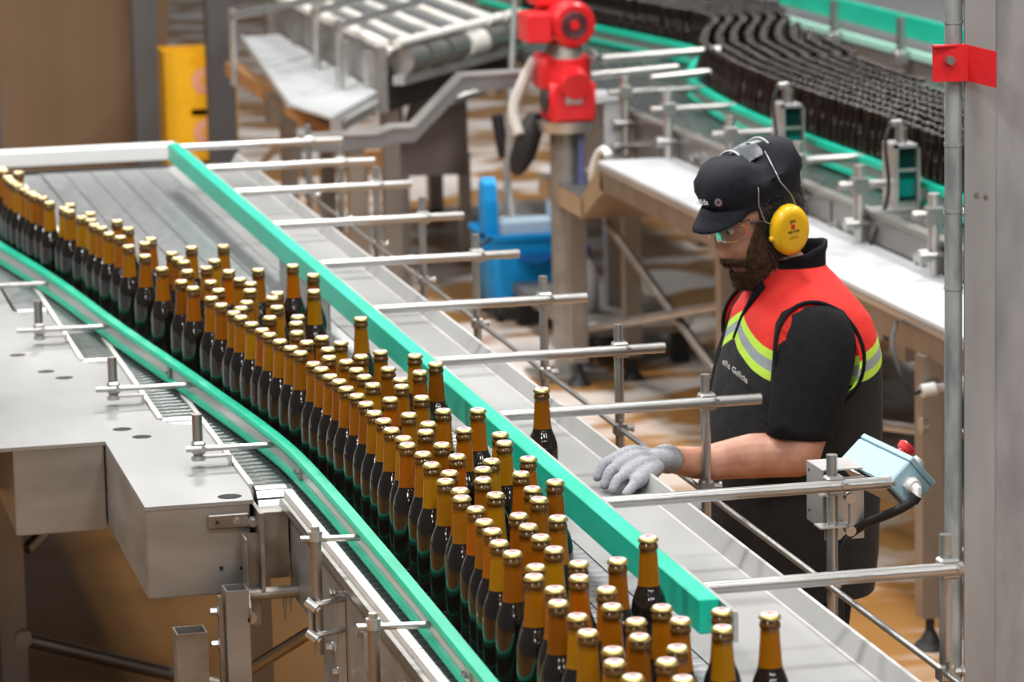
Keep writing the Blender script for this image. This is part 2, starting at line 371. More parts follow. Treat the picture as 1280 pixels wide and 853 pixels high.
# top plate as a grid-free polygon with round openings
holes = [(.779, 8.38, .020), (.812, 8.285, .021), (.868, 7.64, .021), (.898, 7.545, .021), (.990, 6.905 + .0, .024), (.735, 8.62, .02), (.70, 9.0, .02)]
def holed_plate(poly, holes, z0, z1):
    b_ = B(); edges = []
    def ring(pts):
        vs = [b_.verts.new((x, y, z1)) for x, y in pts]
        edges.extend(b_.edges.new((vs[i], vs[(i + 1) % len(vs)])) for i in range(len(vs)))
    ring(poly)
    for x, y, r in holes: ring([(x + r * math.cos(2 * math.pi * i / 20), y + r * 1.0 * math.sin(2 * math.pi * i / 20)) for i in range(20)])
    bmesh.ops.triangle_fill(b_, use_beauty=True, use_dissolve=False, edges=edges)
    r = bmesh.ops.extrude_face_region(b_, geom=b_.faces[:])
    for v_ in [q for q in r['geom'] if isinstance(q, bmesh.types.BMVert)]: v_.co.z = z0
    return b_
obj('top_plate', holed_plate(outer, holes, TOPZ - .008, TOPZ), PLATE, dh)
for x, y, r in holes:
    bm = B(); cyl(bm, (x, y, TOPZ - .0084), (x, y, TOPZ - .0078), r * 1.02, seg=20); obj('hole_shade', bm, BLACK, dh)  # black discs paint the shade inside the openings
def sheet_box(poly, z0, z1):
    b_ = B(); prism(b_, poly, z0, z1); bmesh.ops.bevel(b_, geom=[e for e in b_.edges if abs((e.verts[0].co - e.verts[1].co).z) > .05 or e.verts[0].co.z < z0 + .01], offset=.0025, segments=2, affect='EDGES'); return b_
obj('cover_box', sheet_box([(.817, 6.862), (1.022, 6.862), (1.022, 7.60), (.817, 7.60)], .815, TOPZ - .0085), PANEL, dh)
obj('cover_box', sheet_box([(.622, 7.522), (.8135, 7.522), (.8135, 8.30), (.622, 8.30)], .808, TOPZ - .0085), PANEL, dh)
obj('cover_box', sheet_box([(-1.2, 8.0), (.619, 8.0), (.619, 11.8), (-1.2, 11.8)], .808, TOPZ - .0085), PANEL, dh)
bm = B(); box(bm, .938, 1.018, 6.852, 6.860, .948, .976, 0, .002); obj('hinge_strap', bm, DIRTY, dh, label='dull hinge strap with one screw')
bm = B(); hexbolt(bm, (.995, 6.852, .962), (0, -1, 0), .006, .004); hexbolt(bm, (1.026, 6.853, .958), (0, -1, 0), .008, .01); obj('bolt', bm, TUBE, dh)
for x, z in ((.962, .868), (1.002, .865)):
    bm = B(); cyl(bm, (x, 6.858, z), (x, 6.8615, z), .004, seg=10); obj('screw_hole', bm, BLACK, dh)
bm = B(); cyl(bm, (.956, 6.8505, .962), (.956, 6.852, .962), .0035, seg=10); obj('screw_hole', bm, BLACK, dh)
# lane D drive box
bm = B(); box(bm, 1.040, 1.100, 6.88, 6.94, .835, .968); box(bm, 1.032, 1.0395, 6.80, 6.95, .83, .985); obj('end_box', bm, DIRTY, dh)
# hinged support bracket, pivot and open tubes under it
bm = B(); box(bm, 1.000, 1.003, 6.78, 6.835, .755, .94); box(bm, 1.003, 1.032, 6.832, 6.835, .755, .94); cyl(bm, (.999, 6.79, .80), (1.003, 6.79, .80), .036, seg=22)
obj('pivot_bracket', bm, DIRTY, dh)
bm = B(); hexbolt(bm, (1.004, 6.776, .785), (0, -1, 0), .009, .01); obj('bolt', bm, TUBE, dh)
def open_tube(bm, x0, x1, y0, y1, z0, z1, t=.0035):
    box(bm, x0, x1, y0, y0 + t, z0, z1); box(bm, x0, x1, y1 - t, y1, z0, z1)
    box(bm, x0, x0 + t, y0 + t, y1 - t, z0, z1); box(bm, x1 - t, x1, y0 + t, y1 - t, z0, z1)
bm = B(); open_tube(bm, .955, 1.000, 6.76, 6.815, .03, .845); obj('leg', bm, PANEL, dh)
bm = B(); cyl(bm, (.977, 6.787, 0), (.977, 6.787, .035), .045); obj('leg_foot', bm, BLACK, dh)
bm = B(); box(bm, .943, .949, 6.78, 6.80, .60, .83); obj('clamp_plate', bm, DIRTY, dh)
for z in (.80, .735, .64):
    bm = B(); hexbolt(bm, (.943, 6.79, z), (-1, 0, 0), .008, .01); obj('bolt', bm, TUBE, dh)
ot = thing('square_post', 'short open-topped square steel tube standing below the drive cover', 'post', (.876, 6.71, 0))
bm = B(); open_tube(bm, .846, .906, 6.68, 6.74, .012, .788); obj('tube', bm, DIRTY, ot)
bm = B(); box(bm, .826, .926, 6.66, 6.76, 0, .012); obj('base_plate', bm, DIRTY, ot)
bm = B(); cyl(bm, (1.004, 6.815, .822), (1.104, 6.815, .822), .0125)
for x, r, d in ((1.078, .006, .05), (1.090, .005, .03), (1.035, .003, .014)): cyl(bm, (x, 6.815, .815), (x, 6.813, .812 - d), r, .001, seg=7)
obj('drip_pipe', bm, DIRTY, dh, label='crusted cross pipe with hanging grime')
# dark legs and braces far under the cover
bm = B(); box(bm, .69, .757, 8.97, 9.03, 0.0, .80); obj('leg', bm, LEGS, dh)
for p, q, r in [((.76, 8.98, .20), (1.30, 8.98, .02), .018), ((.77, 9.05, .42), (1.02, 9.3, .58), .016), ((.80, 9.6, .60), (1.20, 9.6, .50), .016), ((1.02, 7.6, .40), (1.22, 7.4, .58), .014)]:
    bm = B(); cyl(bm, p, q, r, seg=10); obj('brace', bm, LEGS, dh)
bm = B(); cyl(bm, (.745, 8.962, .21), (.745, 8.942, .21), .022, seg=12); obj('brace_bolt', bm, TUBE, dh)

# ================================================================== guide rails
gr = thing('guide_rail', 'curved green and steel guide rail along the left edge of the bottles', 'guide rail', (1.13, 7.5, 1.0))
path0 = [(1.128, 4.2), (1.133, 4.8), (1.137, 5.2), (1.1415, 5.76), (1.143, 6.21), (1.1425, 6.62), (1.136, 7.0), (1.116, 7.30), (1.079, 7.68), (1.042, 8.04), (1.004, 8.38), (.969, 8.72), (.908, 9.36), (.817, 10.08), (.70, 10.9), (.60, 11.6)]
PATH = [(p.x, p.y) for p in smoothline([(x, y, 0) for x, y in path0], 6)]
def sidep(prof): bm_ = B(); sweep(bm_, PATH, prof); return bm_
obj('top_strip', sidep([(-.011, 1.050), (.012, 1.050), (.013, 1.056), (.011, 1.0625), (-.010, 1.0625), (-.0125, 1.056)]), GREEND, gr)
obj('bottom_strip', sidep([(-.011, 1.009), (.012, 1.009), (.012, 1.0205), (-.010, 1.0205), (-.0125, 1.015)]), GREEND, gr)
obj('steel_band', sidep([(-.003, 1.0205), (.004, 1.0205), (.004, 1.050), (-.003, 1.050)]), STEEL, gr)
def rail_x(y):
    for (a, b_) in zip(PATH, PATH[1:]):
        if a[1] <= y <= b_[1]: return a[0] + (b_[0] - a[0]) * (y - a[1]) / (b_[1] - a[1])
    return PATH[-1][0]
for y in (6.93, 5.36, 8.1):
    x = rail_x(y); bm = B(); box(bm, x - .008, x - .003, y - .02, y + .02, 1.022, 1.049); obj('joint_plate', bm, TUBE, gr)
    bm = B(); hexbolt(bm, (x - .008, y - .009, 1.036), (-1, 0, 0), .005, .004); hexbolt(bm, (x - .008, y + .010, 1.034), (-1, 0, 0), .005, .004); obj('bolt', bm, TUBE, gr)
gs = thing('guide_rail', 'long straight green guide bar on cross rods above the steel deck', 'guide rail', (1.50, 8, 1.0))
bm = B(); box(bm, 1.484, 1.518, 5.275, 11.46, 1.092, 1.148, 0, .002); obj('green_bar', bm, GREEN, gs)
bm = B(); box(bm, 1.5185, 1.526, 5.20, 11.3, 1.096, 1.144); obj('backing_strip', bm, STEEL, gs, label='grey steel strip behind the bar')
bm = B(); box(bm, 1.494, 1.500, 8.62, 9.35, 1.012, 1.091); hexbolt(bm, (1.494, 8.78, 1.05), (-1, 0, 0), .006, .003); obj('hanging_plate', bm, PANEL, gs)

# ================================================================== rail supports, right side: rod + post
ord_ = ['farthest', 'second farthest', 'third farthest', 'fourth farthest', 'fifth farthest', 'sixth farthest', 'seventh farthest', 'third nearest', 'second nearest', 'nearest']
RY = [11.472, 10.911, 10.343, 9.649, 8.924, 8.205, 7.504, 6.881, 6.06, 5.411]
RX = [1.945, 1.948, 1.951, 1.947, 1.938, 1.943, 1.944, 1.962, 1.963, 1.946]
REND = [2.053, 2.051, 2.051, 2.057, 2.046, 2.043, 2.041, 2.071, 2.071, 1.966]
ZR, ZT = 1.13, .951
def clamp(bm, c, s=.017):
    c = V(c); obox(bm, c, (s, 0, 0), (0, s * .95, 0), (0, 0, s), 0, .004)
for k, (x, y, xe) in enumerate(zip(RX, RY, REND)):
    t = thing('rail_support', '%s steel cross rod and post holding the straight green bar' % ord_[k], 'rail support', (x, y, .80), 'rod supports of the straight green bar')
    yp = y + .024
    bm = B(); cyl(bm, (x, yp, .80), (x, yp, ZR + .053), .0102, seg=18); obj('post', bm, TUBE, t, True)
    bm = B(); cyl(bm, (1.5275, y, ZR), (xe, y, ZR), .0112, seg=18); obj('cross_rod', bm, TUBE, t, True)
    bm = B(); clamp(bm, (x, y + .012, ZR)); cyl(bm, (x + .012, y - .006, ZR + .004), (x + .012, y - .022, ZR + .004), .006, seg=6); obj('clamp', bm, TUBE, t)
    bm = B(); clamp(bm, (x, yp, ZT), .0145); cyl(bm, (x - .004, y - .002, ZT + .012), (x - .004, y - .002, ZT + .026), .005, seg=6); cyl(bm, (x + .013, yp, ZT), (x + .032, yp, ZT), .0062, seg=8); cyl(bm, (x + .026, yp, ZT), (x + .031, yp, ZT), .0095, seg=10); obj('clamp', bm, TUBE, t)
    bm = B(); box(bm, 1.8005, x + .012, yp - .012, yp + .012, .80, .812); obj('foot_bracket', bm, STEEL, t)
hr = B(); cyl(hr, (1.945, 4.4, ZT), (1.945, 11.7, ZT), .0062, seg=12); o = obj('tie_rod', hr, TUBE, None, True); tag(o, 'long thin steel rod clamped along the feet of the right-hand posts', 'rod')

# ================================================================== rail supports, left side
LS = [('A', .801, 8.73, .745, .965), ('B', .883, 7.90, .842, 1.034), ('C', .972, 7.19, .945, 1.108)]
names = ['rear', 'middle', 'front']
for (nm, x, y, xl, xr_), wd in zip(LS, names):
    t = thing('rail_support', '%s of three small post brackets on the steel cover plate' % wd, 'rail support', (x, y, 1.0), 'rail brackets on the cover plate')
    bm = B(); cyl(bm, (x, y + .02, 1.013), (x, y + .02, 1.108), .0105, seg=18); obj('post', bm, LEGS, t, True)
    bm = B(); cyl(bm, (xl, y, 1.04), (rail_x(y) - .005, y + .0, 1.038), .0062, seg=12); obj('cross_rod', bm, TUBE, t, True)
    bm = B(); clamp(bm, (x, y + .012, 1.04), .0135); cyl(bm, (x + .008, y - .002, 1.04), (x + .008, y - .012, 1.04), .006, seg=8); obj('clamp', bm, TUBE, t)
    bm = B(); cyl(bm, (x, y + .02, 1.012), (x, y + .02, 1.022), .0145, seg=16); obox(bm, (x + .036, y + .02, 1.0185), (.03, 0, 0), (0, .009, 0), (0, 0, .0025)); obox(bm, (x + .065, y + .02, 1.0105), (.0025, 0, 0), (0, .012, 0), (0, 0, .0105)); obj('foot_bracket', bm, STEEL, t)
# rod whose post stands out of view at the left
t = thing('rail_support', 'plain rod reaching in at the left end of the curved rail', 'rail support', (.70, 9.45, 1.0), 'rail brackets on the cover plate')
bm = B(); cyl(bm, (.70, 9.45, 1.04), (rail_x(9.45) - .005, 9.45, 1.038), .0062, seg=12); obj('cross_rod', bm, TUBE, t, True)
bm = B(); cyl(bm, (.72, 9.47, 1.0), (.72, 9.47, 1.10), .0105, seg=16); clamp(bm, (.72, 9.462, 1.04), .0135); obj('post', bm, LEGS, t, True)
# tall posts standing off the side sheet
for (x, y, zlo, lab) in [(1.058, 6.31, .835, 'tall round rail post with double clamps in front of the side panel'), (1.040, 5.66, .80, 'tall round rail post at the lower edge of the side panel'), (1.04, 4.75, .80, 'round rail post nearest to the camera below the frame edge')]:
    t = thing('rail_support', lab, 'rail support', (x, y, zlo))
    bm = B(); cyl(bm, (x, y, zlo), (x, y, 1.045), .0098, seg=18); cyl(bm, (x, y, zlo - .006), (x, y, zlo + .004), .0108, seg=18); obj('post', bm, LEGS, t, True)
    bm = B(); cyl(bm, (x, y, 1.040), (x, y, 1.058), .0128, .0125, seg=18); cyl(bm, (x, y, 1.058), (x, y, 1.067), .0085, seg=6); obj('post_cap', bm, STEEL, t)
    bm = B(); cyl(bm, (x - .028, y, 1.045), (rail_x(y) - .005, y, 1.040), .0062, seg=12); obj('cross_rod', bm, TUBE, t, True)
    for z in (.925, .868):
        bm = B(); tube(bm, [(x - .006, y - .016, z), (x + .028, y - .014, z + .004), (x + .05, y - .004, z + .005), (1.104, y + .002, z + .004)], .0062, 8); obj('clamp_arm', bm, TUBE, t, True)
        bm = B(); cyl(bm, (x - .022, y - .013, z + .006), (x - .006, y - .026, z - .006), .009, seg=12); cyl(bm, (x - .005, y - .026, z - .006), (x - .001, y - .030, z - .008), .0055, seg=6); obj('clamp_knob', bm, STEEL, t)
    bm = B(); box(bm, x - .018, x - .014, y - .012, y + .002, .862, .935); obj('clamp_plate', bm, STEEL, t)
    bm = B(); box(bm, 1.092, 1.107, y - .008, y + .012, .77, .94); obj('foot_bracket', bm, STEEL, t)
    for z in (.95, .80):
        bm = B(); hexbolt(bm, (1.092, y + .002, z - .01), (-1, 0, 0), .008, .007); obj('bolt', bm, TUBE, t)
# stub pin on the far side of the deck at the lower right
t = thing('deck_pin', 'capped steel pin with cross rod at the near end of the deck', 'pin', (1.52, 4.62, 1.0))
bm = B(); cyl(bm, (1.62, 4.62, .9985), (1.62, 4.62, 1.06), .0095, seg=16); cyl(bm, (1.62, 4.62, 1.05), (1.62, 4.62, 1.066), .0125, seg=16); obj('post', bm, STEEL, t, True)
bm = B(); cyl(bm, (1.58, 4.62, 1.035), (1.70, 4.62, 1.035), .006, seg=10); obj('cross_rod', bm, TUBE, t, True)

# ================================================================== bottles
prof = [(.0, 0.), (.026, 0.), (.0292, .0035), (.0295, .008), (.0295, .100), (.0291, .111), (.0278, .122), (.0253, .132), (.0220, .1405), (.0193, .147), (.0181, .1520), (.0170, .160), (.0156, .180), (.0144, .200), (.0137, .2085), (.0152, .2095), (.0156, .2125), (.0152, .2160), (.0138, .2170), (.0134, .2240)]
mis = []
for (r0, z0), (r1, z1) in zip(prof, prof[1:]):
    z = (z0 + z1) / 2; mis.append(0 if z1 <= .1521 else 1 if z1 < .2085 + .0001 else 2)
bm = B(); lathe(bm, prof[1:], (0, 0, 0), 22, mis[1:]); bmesh.ops.recalc_face_normals(bm, faces=bm.faces[:])
glass_me = bpy.data.meshes.new('glass'); bm.to_mesh(glass_me); bm.free()
for m_ in (BEER, AMBER, AMBERD): glass_me.materials.append(m_)
glass_me.polygons.foreach_set('use_smooth', [True] * len(glass_me.polygons))
bm = B(); x_, y_ = V((1, 0, 0)), V((0, 1, 0)); N = 42
def crimp(r, z, a): return [V((0, 0, z)) + x_ * ((r + (a if i % 2 else -a)) * math.cos(2 * math.pi * i / N)) + y_ * ((r + (a if i % 2 else -a)) * math.sin(2 * math.pi * i / N)) for i in range(N)]
R = loft(bm, [crimp(.0160, .2225, .0008), crimp(.0157, .2250, .0006), crimp(.0147, .2272, .0001), crimp(.0134, .2290, 0), crimp(.0122, .2297, 0)], True, False, 0)
ring2 = [bm.verts.new(p) for p in crimp(.0068, .23, 0)]; ring3 = [bm.verts.new(p) for p in crimp(.0001, .23, 0)]
for i in range(N):
    j = (i + 1) % N
    bm.faces.new((R[-1][i], R[-1][j], ring2[j], ring2[i])).material_index = 1
    bm.faces.new((ring2[i], ring2[j], ring3[j], ring3[i])).material_index = 2 if (i // 6) % 2 == 0 else 2
bmesh.ops.recalc_face_normals(bm, faces=bm.faces[:])
cap_me = bpy.data.meshes.new('crown_cap'); bm.to_mesh(cap_me); bm.free()
for m_ in (GOLD, CAPW, CAPR): cap_me.materials.append(m_)
cap_me.polygons.foreach_set('use_smooth', [i % 1 == 0 for i in range(len(cap_me.polygons))])
BOTTLES=[(0.867,10.219),(0.867,10.151),(0.871,10.091),(0.878,10.024),(0.888,9.934),(0.897,9.862),(0.903,9.802),(0.918,9.744),(0.925,9.636),(0.951,9.513),(0.973,9.576),(0.959,9.454),(0.977,9.324),(1.006,9.391),(0.994,9.265),(0.993,9.176),(1.005,9.117),(1.010,9.007),(1.056,9.222),(1.030,8.936),(1.067,9.079),(1.030,8.774),(1.099,8.879),(1.076,8.814),(1.049,8.605),(1.062,8.392),(1.117,8.626),(1.120,8.537),(1.126,8.477),(1.175,8.698),(1.114,8.333),(1.080,8.186),(1.092,8.084),(1.164,8.370),(1.198,8.470),(1.143,8.156),(1.253,8.694),(1.143,8.032),(1.206,8.295),(1.213,8.172),(1.275,8.292),(1.227,8.099),(1.210,8.003),(1.178,7.846),(1.155,7.772),(1.130,7.718),(1.136,7.654),(1.119,7.829),(1.111,7.928),(1.242,7.886),(1.263,7.944),(1.231,7.756),(1.195,7.628),(1.362,8.325),(1.384,8.170),(1.346,7.943),(1.254,7.618),(1.145,7.564),(1.154,7.479),(1.160,7.418),(1.168,7.334),(1.177,7.250),(1.186,7.185),(1.237,7.539),(1.219,7.422),(1.219,7.301),(1.259,7.345),(1.246,7.206),(1.285,7.272),(1.232,7.111),(1.257,7.056),(1.190,7.054),(1.195,6.992),(1.198,6.909),(1.205,6.850),(1.260,6.960),(1.296,7.102),(1.261,6.881),(1.379,7.547),(1.343,7.138),(1.322,6.950),(1.323,6.831),(1.311,6.758),(1.261,6.791),(1.401,7.073),(1.374,6.891),(1.423,6.971),(1.205,6.772),(1.211,6.694),(1.213,6.609),(1.211,6.517),(1.214,6.440),(1.211,6.352),(1.217,6.270),(1.212,6.210),(1.265,6.638),(1.269,6.479),(1.325,6.634),(1.338,6.495),(1.286,6.384),(1.267,6.314),(1.271,6.191),(1.223,6.125),(1.276,6.085),(1.337,6.309),(1.400,6.479),(1.390,6.248),(1.381,6.172),(1.325,6.028),(1.219,6.031),(1.235,5.956),(1.214,5.892),(1.223,5.815),(1.213,5.756),(1.296,5.966),(1.278,5.883),(1.218,5.669),(1.272,5.762),(1.390,6.026),(1.350,5.909),(1.341,5.787),(1.390,5.828),(1.333,5.705),(1.274,5.600),(1.330,5.562),(1.211,5.573),(1.209,5.506),(1.201,5.422),(1.205,5.346),(1.271,5.519),(1.272,5.438),(1.273,5.352),(1.219,5.249),(1.202,5.188),(1.287,5.251),(1.266,5.163),(1.349,5.251),(1.287,5.079),(1.214,5.105),(1.199,5.023),(1.207,4.937),(1.199,4.845),(1.269,4.978),(1.281,4.886),(1.263,4.800),(1.209,4.741),(1.195,4.678),(1.199,4.596),(1.432,5.379),(1.337,4.950),(1.414,4.904),(1.343,4.872),(1.298,4.726),(1.265,4.662),(1.262,4.569),(1.388,4.810),(1.473,4.859),(1.560,6.636),(0.867,10.360),(0.867,10.420),(0.905,10.300)]
def nth(k):
    return '%d%s' % (k, 'th' if 10 < k % 100 < 14 else {1: 'st', 2: 'nd', 3: 'rd'}.get(k % 10, 'th'))
FRONT = sorted([i for i, (x, y) in enumerate(BOTTLES) if i < 156 and x - rail_x(y) < .072], key=lambda i: BOTTLES[i][1])
FRINGE = sorted([i for i, (x, y) in enumerate(BOTTLES) if i < 156 and x > 1.375 and i not in FRONT], key=lambda i: BOTTLES[i][1])
ORDW = ['nearest', 'second nearest', 'third nearest', 'fourth nearest', 'fifth nearest', 'sixth nearest', 'seventh nearest', 'third farthest', 'second farthest', 'farthest']
CROWD = {}
rods_ = sorted(RY)
for s in range(11):
    lo_, hi_ = ([0] + rods_ + [99])[s], ([0] + rods_ + [99])[s + 1]
    mem = sorted([i for i in range(len(BOTTLES)) if i not in FRONT and i not in FRINGE and i < 156 or i > 157 and i not in FRONT if lo_ <= BOTTLES[i][1] < hi_], key=lambda i: BOTTLES[i][0] - rail_x(BOTTLES[i][1]))
    for k, i in enumerate(mem):
        CROWD[i] = '%s crowd bottle from the curved rail, ' % nth(k + 1) + ('on the near side of the nearest cross rod' if s == 0 else 'beyond the farthest cross rod' if s == 10 else 'between the %s and %s cross rods' % (ORDW[s - 1], ORDW[s]))
def zone(i, x, y):
    if i == 157: return 'lone capped amber bottle standing beyond the straight green bar'
    if i == 156: return 'amber bottle beside the near steel end of the straight green bar'
    if i in FRONT: return '%s capped amber bottle from the near end of the row against the curved rail' % nth(FRONT.index(i) + 1)
    if i in FRINGE: return '%s capped amber bottle from the near end of the sparse right fringe' % nth(FRINGE.index(i) + 1)
    return CROWD[i]
proto = None
for i, (x, y) in enumerate(BOTTLES):
    t = thing('beer_bottle', zone(i, x, y), 'bottle', (x, y, ZB), 'capped amber bottles on the main conveyor')
    t.rotation_euler.z = (i * 2.399) % 6.283
    for nm, me in (('glass', glass_me), ('crown_cap', cap_me)):
        c = bpy.data.objects.new(nm, me); COL.objects.link(c); c.parent = t

# ================================================================== worker (faces -X, his left side towards the camera)
PY = 7.0
OFF = V((.042, .14, -.026))
wk = thing('person', 'bearded worker in black and red hi-vis vest reaching onto the deck, dark cap, grey glove', 'person', (2.18, PY, 0))
def remeshed(bm, vox, smooth=2):
    me = bpy.data.meshes.new('tmp'); bmesh.ops.recalc_face_normals(bm, faces=bm.faces[:]); bm.to_mesh(me); bm.free()
    o = bpy.data.objects.new('tmp', me); COL.objects.link(o)
    m = o.modifiers.new('r', 'REMESH'); m.mode = 'VOXEL'; m.voxel_size = vox
    if smooth: s_ = o.modifiers.new('s', 'SMOOTH'); s_.iterations = smooth; s_.factor = .5
    dg = bpy.context.evaluated_depsgraph_get(); ev = o.evaluated_get(dg); out = bpy.data.meshes.new_from_object(ev)
    bpy.data.objects.remove(o); bpy.data.meshes.remove(me)
    b_ = bmesh.new(); b_.from_mesh(out); bpy.data.meshes.remove(out); return b_
def chain(bm, pts, rs, seg=16, flat=None):
    """tapered limb with rounded ends through pts"""
    P = smoothline([V(p) for p in pts], 5); n = len(P); Rr = []
    for i in range(n):
        t = i / (n - 1) * (len(rs) - 1); k = min(int(t), len(rs) - 2); Rr.append(rs[k] + (rs[k + 1] - rs[k]) * (t - k))
    d0 = (P[0] - P[1]).normalized(); d1 = (P[-1] - P[-2]).normalized()
    P2 = [P[0] + d0 * Rr[0] * .85, P[0] + d0 * Rr[0] * .55] + P + [P[-1] + d1 * Rr[-1] * .55, P[-1] + d1 * Rr[-1] * .85]
    R2_ = [Rr[0] * .4, Rr[0] * .82] + Rr + [Rr[-1] * .82, Rr[-1] * .4]
    tube(bm, P2, 0, seg, rs=R2_); return bm
# ---- head in its own frame: f forward, s to his left, u up
HC = V((2.098, PY, 1.476)); HP, HY = math.radians(13), math.radians(13)
hf = V((-math.cos(HY) * math.cos(HP), -math.sin(HY) * math.cos(HP), -math.sin(HP)))
hs = V((math.sin(HY), -math.cos(HY), 0)); hu = hf.cross(hs) * 1.0
if hu.z < 0: hu = -hu
def HW(f, s, u): return HC + hf * f + hs * s + hu * u
HPROF = [(-.128, .040, .012, .018), (-.122, .052, .022, .034), (-.108, .058, .034, .046), (-.088, .064, .050, .056), (-.060, .0735, .075, .064), (-.03, .083, .085, .070), (0, .090, .092, .0735), (.03, .095, .097, .076), (.06, .092, .095, .0755), (.085, .078, .083, .068), (.105, .052, .060, .050), (.118, .02, .028, .024)]
def hint(u, k):
    for a, b_ in zip(HPROF, HPROF[1:]):
        if a[0] <= u <= b_[0]:
            t = (u - a[0]) / (b_[0] - a[0]); return a[k] + (b_[k] - a[k]) * t
    return HPROF[0][k] if u < HPROF[0][0] else HPROF[-1][k]
def g2(a, b_, sa, sb): return math.exp(-(a / sa) ** 2 - (b_ / sb) ** 2)
def headpt(phi, u, off=0.):
    """phi 0 = straight ahead, + towards his left"""
    c, s = math.cos(phi), math.sin(phi)
    lf = hint(u, 1) if c > 0 else hint(u, 2); ls = hint(u, 3)
    f = (abs(c) ** .92) * (1 if c > 0 else -1) * lf; sd = (abs(s) ** .92) * (1 if s > 0 else -1) * ls
    # nose, brow, sockets, cheeks, lips, chin
    if c > 0:
        nz_ = 0.
        if -.056 < u < .022:
            t = (.022 - u) / .078; nz_ = (.004 + .027 * t ** 1.25) * math.exp(-(sd / (.0085 + .007 * t)) ** 2)
            if u < -.043: nz_ *= max(0, (u + .056) / .013) ** .5
        f += nz_
        f += .006 * g2(u - .032, sd, .011, .045)
        f -= .011 * (g2(u - .012, sd - .031, .012, .016) + g2(u - .012, sd + .031, .012, .016))
        f += .005 * (g2(u + .028, sd - .04, .02, .02) + g2(u + .028, sd + .04, .02, .02))
        f += .006 * g2(u + .072, sd, .006, .020) + .006 * g2(u + .083, sd, .006, .017) - .004 * g2(u + .0775, sd, .003, .02)
        f += .010 * g2(u + .113, sd, .014, .022)
    f += off * c; sd += off * s
    return HW(f, sd, u)
def head_patch(bm, u0, u1, p0, p1, off, nu=24, np_=40, jit=0., seed=0., edge=True):
    rows = []
    for i in range(nu + 1):
        u = u0 + (u1 - u0) * i / nu; r = []
        for j in range(np_ + 1):
            p = p0(u) + (p1(u) - p0(u)) * j / np_
            o_ = off
            if jit: 
                q = headpt(p, u); o_ += jit * noise.noise(q * 90 + V((seed, 0, 0))) + jit * .7 * noise.noise(q * 210)
            if edge:
                e = min(i, nu - i, j, np_ - j); o_ = -.004 if e == 0 else o_ * min(1, .45 + e * .3)
            r.append(bm.verts.new(headpt(p, u, o_)))
        rows.append(r)
    for a, b_ in zip(rows, rows[1:]):
        for j in range(np_): bm.faces.new((a[j], a[j + 1], b_[j + 1], b_[j]))
    return bm
def strands(bm, n, u0, u1, p0, p1, ln, wd, down, back, seed, off=.004):
    rg = random.Random(seed)
    for _ in range(n):
        u = rg.uniform(u0, u1); a, b_ = p0(u), p1(u); p = rg.uniform(a, b_)
        q = headpt(p, u, off); o = (headpt(p, u, off + .01) - q).normalized()
        d = (o * rg.uniform(.35, .8) - hu * (down * rg.uniform(.6, 1.2)) - hf * (back * rg.uniform(.6, 1.2)) + hs * rg.uniform(-.35, .35)).normalized()
        l = ln * rg.uniform(.6, 1.15); e1, e2 = frame_(d); m_ = q + d * l * .55 + o * l * .10; t = q + d * l - hu * l * .15
        A = [bm.verts.new(q + e1 * (wd * math.cos(k * 2.094)) + e2 * (wd * math.sin(k * 2.094))) for k in range(3)]
        C_ = [bm.verts.new(m_ + e1 * (wd * .8 * math.cos(k * 2.094)) + e2 * (wd * .8 * math.sin(k * 2.094))) for k in range(3)]
        T = bm.verts.new(t)
        for k in range(3):
            bm.faces.new((A[k], A[(k + 1) % 3], C_[(k + 1) % 3], C_[k])); bm.faces.new((C_[k], C_[(k + 1) % 3], T))
body = B(); rows = []
us = [-.128 + .246 * (i / 56) for i in range(57)]
R = loft(body, [[headpt(2 * math.pi * j / 72, u) for j in range(72)] for u in us])
for sgn in (1, -1):      # ears
    e = HW(-.012, sgn * .074, -.004)
    loft(body, [[e + hs * (sgn * d) + hf * (rr * .55 * math.cos(a)) + hu * (rr * math.sin(a)) for a in [2 * math.pi * i / 14 for i in range(14)]] for d, rr in ((-.006, .026), (.006, .030), (.012, .031), (.015, .022))])
chain(body, [HC + V((.035, 0, -.09)), (2.172, PY, 1.34), (2.19, PY, 1.24)], [.060, .062, .075], 20)
def ring(cx, cy, z, hx, hy, n=40, e=2.4, tilt=0.):
    out = []
    for i in range(n):
        a = 2 * math.pi * i / n; c, s = math.cos(a), math.sin(a)
        out.append(V((cx + hx * math.copysign(abs(c) ** (2 / e), c), cy + hy * math.copysign(abs(s) ** (2 / e), s), z + tilt * c)))
    return out
loft(body, [ring(2.185, PY, z, hx - .02, hy - .02) for z, hx, hy in ((.80, .14, .165), (.95, .165, .18), (1.10, .16, .185), (1.22, .14, .19), (1.30, .105, .15), (1.34, .07, .09))])
Lsh, Lel, Lwr = V((2.172, 6.835, 1.235)), V((2.158, 6.905, 1.003)) - OFF, V((1.885, 6.90, 1.014)) - OFF
chain(body, [Lsh, (Lsh + Lel) / 2 + V((.006, -.004, 0)), Lel + V((0, 0, .004))], [.056, .054, .046])
chain(body, [Lel, V((2.07, 6.94, 1.0)) - OFF, V((1.968, 6.945, .992)) - OFF, Lwr], [.045, .047, .035, .0275])
Rsh, Rel, Rwr = V((2.172, 7.19, 1.262)), V((2.20, 7.245, 1.01)), V((2.06, 7.20, .86))
chain(body, [Rsh, (Rsh + Rel) / 2, Rel], [.060, .055, .045]); chain(body, [Rel, (Rel + Rwr) / 2, Rwr], [.044, .042, .029])
for s in (-1, 1): chain(body, [(2.19, PY + s * .09, .86), (2.17, PY + s * .095, .47), (2.20, PY + s * .10, .10)], [.075, .052, .04])
obj('body', remeshed(body, .0046, 1), SKIN, wk, 'all')
